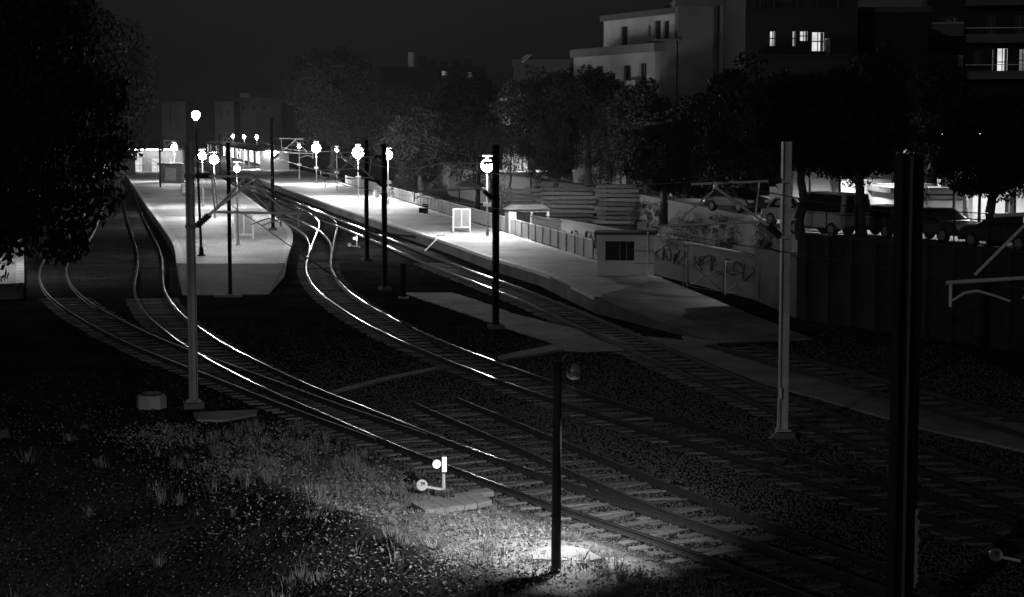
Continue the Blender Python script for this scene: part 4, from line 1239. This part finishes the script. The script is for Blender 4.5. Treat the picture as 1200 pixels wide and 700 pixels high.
# ---- trees
def crown_mesh(seed, n_clump, per, leaf, flat=1.0):
    """unit crown: radius 1, centre at origin"""
    r = np.random.default_rng(seed)
    d = r.normal(size=(n_clump, 3)); d /= np.linalg.norm(d, axis=1)[:, None]
    rad = r.uniform(.15, 1, n_clump) ** .45 * .82
    c = d * rad[:, None]
    c[:, 2] = np.where(c[:, 2] < -.6, c[:, 2] * .8, c[:, 2])
    sz = r.uniform(.13, .27, n_clump)
    N = n_clump * per
    idx = np.repeat(np.arange(n_clump), per)
    g_ = r.normal(size=(N, 3)); g_ /= np.linalg.norm(g_, axis=1)[:, None]
    pos = c[idx] + g_ * (r.uniform(.2, 1, N) ** .5 * sz[idx])[:, None] * np.array([1.1, 1.1, .75])
    a = r.normal(size=(N, 3)); a /= np.linalg.norm(a, axis=1)[:, None]
    b_ = np.cross(a, r.normal(size=(N, 3))); b_ /= np.linalg.norm(b_, axis=1)[:, None]
    s_ = leaf * r.uniform(.6, 1.4, N)[:, None]
    V = np.stack([pos - a * s_, pos + b_ * s_ * .42, pos + a * s_, pos - b_ * s_ * .42], 1).reshape(-1, 3)
    return npmesh('crown', V, np.arange(N * 4).reshape(-1, 4), M_leaf), c
CROWNS = [crown_mesh(11 + k, 120, 150, .036 + .004 * (k % 2)) for k in range(5)]
CROWNS_THIN = [crown_mesh(31 + k, 55, 60, .03) for k in range(2)]
CROWNS_NEAR = [crown_mesh(51 + k, 150, 230, .027) for k in range(2)]

def tree(label, x, y, z, top, rx, cz=None, rz_=None, var=0, kind=0, group='trees along the railway', lean=0.0, tr=.22, name='tree', ry=None):
    t = thing(name, label, 'tree', Vector((x, y, z)), random.uniform(0, 6.28) if lean == 0 else 0, group)
    me, cl = (CROWNS, CROWNS_THIN, CROWNS_NEAR)[kind][var % (5 if kind == 0 else 2)]
    h = top - z
    rz_ = rz_ or h * .44
    cz = h - rz_
    o = link('crown', me, t); o.location = (lean * cz, 0, cz); o.scale = (rx, ry or rx * .95, rz_)
    rr = random.Random(var * 13 + int(x * 10))
    mb = MB(); pts = []; hgt = cz * 1.05; n = 6
    for k in range(n + 1):
        f = k / n
        pts.append((Vector((lean * f * hgt + rr.uniform(-.12, .12) * (k > 0), rr.uniform(-.12, .12) * (k > 0), f * hgt - .1)), tr * (1.25 - .75 * f)))
    for (a, ra), (b_, rb) in zip(pts[:-1], pts[1:]): mb.tube(a, b_, ra, rb, 8, False)
    for k in rr.sample(range(len(cl)), 12):
        c = Vector(cl[k]); e = Vector((lean * cz + c.x * rx * .9, c.y * rx * .9, cz + c.z * rz_ * .9))
        s_, r0 = pts[rr.randint(3, n)]
        mid = s_.lerp(e, .5) + Vector((rr.uniform(-.3, .3), rr.uniform(-.3, .3), .25))
        mb.tube(s_, mid, r0 * .5, r0 * .3, 6, False); mb.tube(mid, e, r0 * .3, r0 * .1, 5, False)
    mb.build('trunk', M_bark, t)
    return t
def tree_px(label, px, Y, ytop, hw, z=0.0, var=0, kind=0, **k):
    return tree(label, D0(px, Y).x, Y, z, zat(ytop, Y) + .4, hw * Y / F * 1.22, var=var, kind=kind, **k)
tree_px('big round dark tree rising behind the bright globe lamps', 390, 285, 40, 52, 0, 0, tr=.5)
tree_px('dense tree filling the gap right of the round tree', 470, 285, 92, 48, 0, 1, tr=.4)
tree_px('low tree lit from below beside the fenced platform', 492, 215, 122, 46, 0, 2, tr=.3)
tree_px('tree in front of the long dark building', 545, 235, 78, 52, 0, 3, tr=.4)
tree_px('thin tree standing behind the lit lamp by the notice frame', 560, 175, 118, 40, 0, 0, kind=1, tr=.25)
tree_px('tree half covering the narrow pale building', 625, 200, 80, 46, 2, 4, tr=.3)
tree_px('tall dense tree above the wide beam stack', 668, 165, 66, 55, 2, 0, tr=.35)
tree_px('tree with bare lower trunk above the tall beam stack', 705, 160, 74, 46, 3.6, 1, tr=.28, rz_=3.3)
tree_px('dense tree in front of the pale apartment block', 755, 142, 88, 54, 2, 2, tr=.3, rz_=5.2)
tree_px('tree below the blank party wall', 815, 126, 106, 56, 2, 3, tr=.3, rz_=4.6)
tree_px('thin tree crowding over the tall beam stack', 716, 146, 140, 30, 2, 1, 1, tr=.2, rz_=3.4)
tree_px('dark tree between the booth and the blank party wall', 778, 122, 132, 46, 2, 0, tr=.25, rz_=3.4)
tree_px('dark tree over the cabin and pale beams', 652, 150, 128, 26, 2, 1, tr=.25, rz_=3.6)
tree_px('tall black tree hiding the foot of the pale apartment block', 690, 152, 76, 44, 3.6, 2, tr=.28, rz_=3.6)
tree_px('black tree standing left of the blank party wall', 738, 148, 104, 38, 3.6, 3, tr=.28, rz_=3.4)
tree_px('broad dark tree below the lit windows', 885, 104, 66, 70, 3.6, 4, tr=.3, rz_=4.6)
tree_px('dark tree with a straight trunk behind the fence, next to the pale mast', 940, 79, 75, 62, 3.6, 0, 2, tr=.2, rz_=3.0)
tree_px('leaning tree trunk between parked cars with a wide dark crown', 1014, 76, 78, 70, 3.6, 1, 2, tr=.22, rz_=3.1, lean=-.12)
tree_px('leafy dark tree overhanging the street by the right edge', 1165, 74, 98, 72, 3.6, 0, 2, tr=.2, rz_=3.0)
tree_px('tall dark tree in front of the balconied block', 1090, 96, 60, 60, 3.6, 2, tr=.25, rz_=4.6)
tree_px('dark tree filling the gap behind the thick mast', 1030, 110, 45, 55, 3.6, 3, tr=.25, rz_=5.8)
tree_px('thin young tree before the white wall front', 1072, 80, 205, 22, 3.6, 0, 1, tr=.06)
for px, Y, yt, hw, lab in ((688, 150, 142, 20, 'thin sapling over the wide beam stack'), (703, 156, 150, 18, 'slender sapling between the beam stacks'), (728, 152, 146, 20, 'thin sapling over the tall beam stack'), (598, 160, 150, 18, 'thin sapling in front of the narrow pale building'), (622, 165, 158, 18, 'sapling between the narrow pale building and the cabin'), (575, 168, 140, 20, 'sapling right behind the lamp by the notice frame')):
    tree_px(lab, px, Y, yt, hw, 2.6, px, 1, tr=.09, rz_=2.6, group='saplings behind the beam stacks')
LG = 'dark trees on the leafy side'
tree_px('huge near dark tree shading the leafy side', -32, 84, -130, 160, 0, 0, 2, group=LG, tr=.45, rz_=10.5)
tree_px('dark tree overhanging the outermost curved track', 72, 128, -30, 95, 0, 1, 2, group=LG, tr=.4, rz_=8.6)
tree_px('far dark tree at the edge of the lit station', 135, 235, 45, 48, 0, 4, group=LG, tr=.4, rz_=6.5)
tree_px('dark tree crowding behind the huge near tree', 30, 150, 40, 75, 0, 1, group=LG, tr=.4, rz_=6.0)
tree_px('low leafy tree near the outermost platform', 60, 112, 120, 60, 0, 3, group=LG, tr=.25, rz_=3.2)
# bushes behind the fence
for k, (px, Y, yt, hw, z, lab) in enumerate(((508, 185, 205, 20, 0, 'pale bush lit by the globe lamps behind the platform fence'), (470, 200, 200, 26, 0, 'low bush beneath the thin trees behind the fence'), (585, 150, 205, 18, 0, 'bush between the lit globe lamp and the pale beams'),
                                     (760, 115, 232, 26, 1.5, 'dark bush above the white booth'), (800, 100, 248, 30, 1.5, 'bush behind the graffiti wall under the overhead arm'), (850, 95, 246, 28, 1.5, 'bush beside the pale mast on the graffiti wall'), (900, 86, 250, 20, 2.5, 'bush at the top end of the retaining wall'), (640, 170, 195, 26, 2, 'bush lit by the street lamp between the trunks'), (700, 158, 200, 28, 3, 'bush backlit above the beam stacks'))):
    t = thing('bush', lab, 'bush', Vector((D0(px, Y).x, Y, z)), k, 'bushes behind the fence')
    me, cl = CROWNS_THIN[k % 2]
    rx = hw * Y / F; hh = (zat(yt, Y) - z) / 1.6
    o = link('foliage', me, t); o.location = (0, 0, hh * .8); o.scale = (rx, rx, hh)
    mb = MB()
    for q in range(7):
        c = Vector(cl[q * 5]); mb.tube((0, 0, 0), (c.x * rx, c.y * rx, hh * .8 + c.z * hh), .04, .012, 5, False)
    mb.build('stems', M_bark, t)

# ---- station buildings at the far left and a kiosk
o_ = D0(-30, 190)
house('depot_building', 'low depot with a row of lit bays glinting through the leaves', o_, Vector((1, 0, 0)), D0(66, 190).x - o_.x, 8, zat(206, 190), [(.6 + k * 1.45, 1.5 + k * 1.45, .3, 2.2) for k in range(5)], M_bgrey, {0: M_win, 1: M_windim, 2: M_win, 3: M_win, 4: M_windim}, M_roof)
o_ = D0(92, 300)
house('depot_building', 'small lit shed seen through the leaves beside the station building', o_, Vector((1, 0, 0)), D0(146, 300).x - o_.x, 8, zat(188, 300), [(.5 + k * 1.7, 1.6 + k * 1.7, .3, 2.6) for k in range(4)], M_bgrey, {0: M_windim, 1: M_win, 2: M_win, 3: M_win}, M_roof)
a = D0(150, 330); 
t = house('station_building', 'bright station building with lit bays seen beside the leafy trees', a, Vector((1, 0, 0)), D0(214, 330).x - a.x, 10, zat(176, 330), [(1, 3, .6, 3.2), (4.2, 6.2, .6, 3.2), (7.4, 8.8, .6, 3.2)], M_bwhite, {0: M_win, 1: M_win, 2: M_win}, M_roof)
for k in range(3):
    MB().box((1.8 + k * 3.1, -1.6, zat(176, 330) + .1), (2.6, .4, .12)).build('light_tube', emit('awning_tube', 30), t)
MB().box((5, -1.2, zat(176, 330) + .26), (10.5, 2.8, .2)).build('awning', M_roof, t)
b = P(200, 214, PZ)
t = thing('kiosk', 'grey box kiosk with a flat roof on the island platform', 'kiosk', b)
Wk = 26 * b.y / F
MB().box((0, 1.2, 1.3), (Wk, 2.4, 2.6)).build('body', M_bgrey, t)
MB().box((0, 1.2, 2.7), (Wk + .5, 3.0, .2)).build('roof', M_roof, t)
MB().box((0, -.02, 1.2), (Wk * .5, .06, 1.9)).build('shutter', M_sheet, t)
# parked train-like low wall light at the platform end: waiting bench things
for px, py, lab in ((215, 226, 'small white bin on the island platform near the kiosk'), (441, 232, 'small dark-topped bin on the fenced platform')):
    t = thing('litter_bin', lab, 'litter bin', P(px, py, PZ))
    MB().lathe([(0, 0), (.28, 0), (.32, .9), (.3, .95), (.24, .95), (.22, .7), (0, .7)], 12).build('body', M_post, t)
    MB().lathe([(.33, .93), (.34, .97), (.3, .99)], 12).build('rim', M_dark, t)

# ================================================================== SMALL GROUND COVER
def scatter_pts(n, box, dens):
    x = rng.uniform(box[0], box[1], n); y = rng.uniform(box[2], box[3], n)
    keep = rng.uniform(0, 1, n) < dens(x, y)
    return x[keep], y[keep]
lampx, lampy = P(660, 668).x, P(660, 668).y
# gravel: eight-sided stones
n0 = 330000
x, y = scatter_pts(n0, (-16, 17, 26, 78), lambda x, y: np.clip(1.35 - np.hypot(x - lampx - 2, (y - lampy - 3) * .6) / 20, .12, 1) * np.where(left_of_track(x, y) > .9, .12, 1) * np.clip((80 - y) / 22, 0, 1))
s_ = rng.uniform(.014, .042, len(x)) * np.where(rng.uniform(size=len(x)) > .985, 1.7, 1)
oct_ = np.array([[1, 0, 0], [0, 1, 0], [-1, 0, 0], [0, -1, 0], [0, 0, .8], [0, 0, -.8]], float)
V = oct_[None] * s_[:, None, None] * rng.uniform(.55, 1.3, (len(x), 6, 1))
th = rng.uniform(0, 6.28, len(x)); ct, st_ = np.cos(th)[:, None], np.sin(th)[:, None]
tx = rng.uniform(-.8, .8, len(x))[:, None]
vx = V[..., 0] * ct - V[..., 1] * st_; vy = V[..., 0] * st_ + V[..., 1] * ct; vz = V[..., 2]
vy2 = vy * np.cos(tx) - vz * np.sin(tx); vz2 = vy * np.sin(tx) + vz * np.cos(tx)
V = np.stack([vx + x[:, None], vy2 + y[:, None], vz2 + (gh(x, y) + .012)[:, None]], -1)
tri = np.array([[0, 1, 4], [1, 2, 4], [2, 3, 4], [3, 0, 4], [1, 0, 5], [2, 1, 5], [3, 2, 5], [0, 3, 5]])
Fq = (tri[None] + (np.arange(len(x)) * 6)[:, None, None]).reshape(-1, 3)
o = link('gravel', npmesh('gravel', V.reshape(-1, 3), Fq, M_stone, 3)); o['kind'] = 'stuff'
tag(o, 'loose grey gravel between and around the tracks', 'gravel')

# dry leaves and low weeds left of the track
def leafmesh(n, box, dens, size, m, name, label, zmax=.16):
    x, y = scatter_pts(n, box, dens); k = len(x)
    a = rng.normal(size=(k, 3)); a[:, 2] *= .55; a /= np.linalg.norm(a, axis=1)[:, None]
    b_ = np.cross(a, rng.normal(size=(k, 3)) * np.array([.5, .5, 1.0])); b_ /= np.linalg.norm(b_, axis=1)[:, None]
    s_ = rng.uniform(*size, k)[:, None]
    pos = np.stack([x, y, gh(x, y) + .02 + rng.uniform(0, 1, k) ** 2 * zmax], -1)
    V = np.stack([pos - a * s_, pos + b_ * s_ * .4, pos + a * s_, pos - b_ * s_ * .4], 1).reshape(-1, 3)
    o = link(name, npmesh(name, V, np.arange(4 * k).reshape(-1, 4), m)); o['kind'] = 'stuff'
    tag(o, label, 'ground cover')
def patch(x, y):
    return .5 + .5 * np.sin(1.1 * x + .7 * y + 1.0) * np.sin(.9 * y - .6 * x)
leafmesh(190000, (-16, 6, 26, 50), lambda x, y: np.where(left_of_track(x, y) > 1.1, np.clip(patch(x, y) * 1.5 - .25, .05, 1) * np.clip(1.5 - np.abs(left_of_track(x, y) - 3.6) / 2.6, .03, 1), 0), (.014, .055), M_leafdry, 'leaf_litter', 'scattered dry leaves and low weeds lit by the trackside lamp')
# grass tufts
cx_, cy_ = scatter_pts(2600, (-15, 5, 26, 50), lambda x, y: np.where(left_of_track(x, y) > 1.0, np.clip(1.1 - 1.4 * patch(x * 1.7, y * 1.4), .0, 1) * np.clip(1.6 - left_of_track(x, y) / 5.5, .08, 1), 0))
nb = 46
k = len(cx_) * nb
ci = np.repeat(np.arange(len(cx_)), nb)
sp = rng.uniform(.08, .26, len(cx_))[ci]
ang = rng.uniform(0, 6.28, k); rr_ = np.abs(rng.normal(size=k)) * sp
bx, by = cx_[ci] + rr_ * np.cos(ang), cy_[ci] + rr_ * np.sin(ang)
hh = rng.uniform(.06, .34, len(cx_))[ci] * rng.uniform(.5, 1.1, k)
lean = rng.uniform(0, .7, k) * hh
ex, ey = bx + lean * np.cos(ang), by + lean * np.sin(ang)
wx, wy = -np.sin(ang) * .009, np.cos(ang) * .009
z0_ = gh(bx, by)
V = np.stack([np.stack([bx - wx, by - wy, z0_], -1), np.stack([bx + wx, by + wy, z0_], -1), np.stack([ex, ey, z0_ + hh], -1)], 1).reshape(-1, 3)
o = link('grass', npmesh('grass', V, np.arange(3 * k).reshape(-1, 3), M_grass, 3)); o['kind'] = 'stuff'
tag(o, 'thin dry grass tufts beside the lamp-side track', 'grass')

# ================================================================== night haze
mh = bpy.data.materials.new('haze'); mh.use_nodes = True
hn = mh.node_tree.nodes; hn.clear()
ho = hn.new('ShaderNodeOutputMaterial'); hv = hn.new('ShaderNodeVolumePrincipled')
hv.inputs['Color'].default_value = (.9, .9, .9, 1)
hv.inputs['Density'].default_value = 0.00008
hv.inputs['Anisotropy'].default_value = 0.3
mh.node_tree.links.new(hv.outputs[0], ho.inputs['Volume'])
hz = MB().box((0, 0, 25), (5200, 5200, 56)).build('haze', mh); hz['kind'] = 'stuff'
tag(hz, 'thin night haze glowing round the lamps', 'haze')
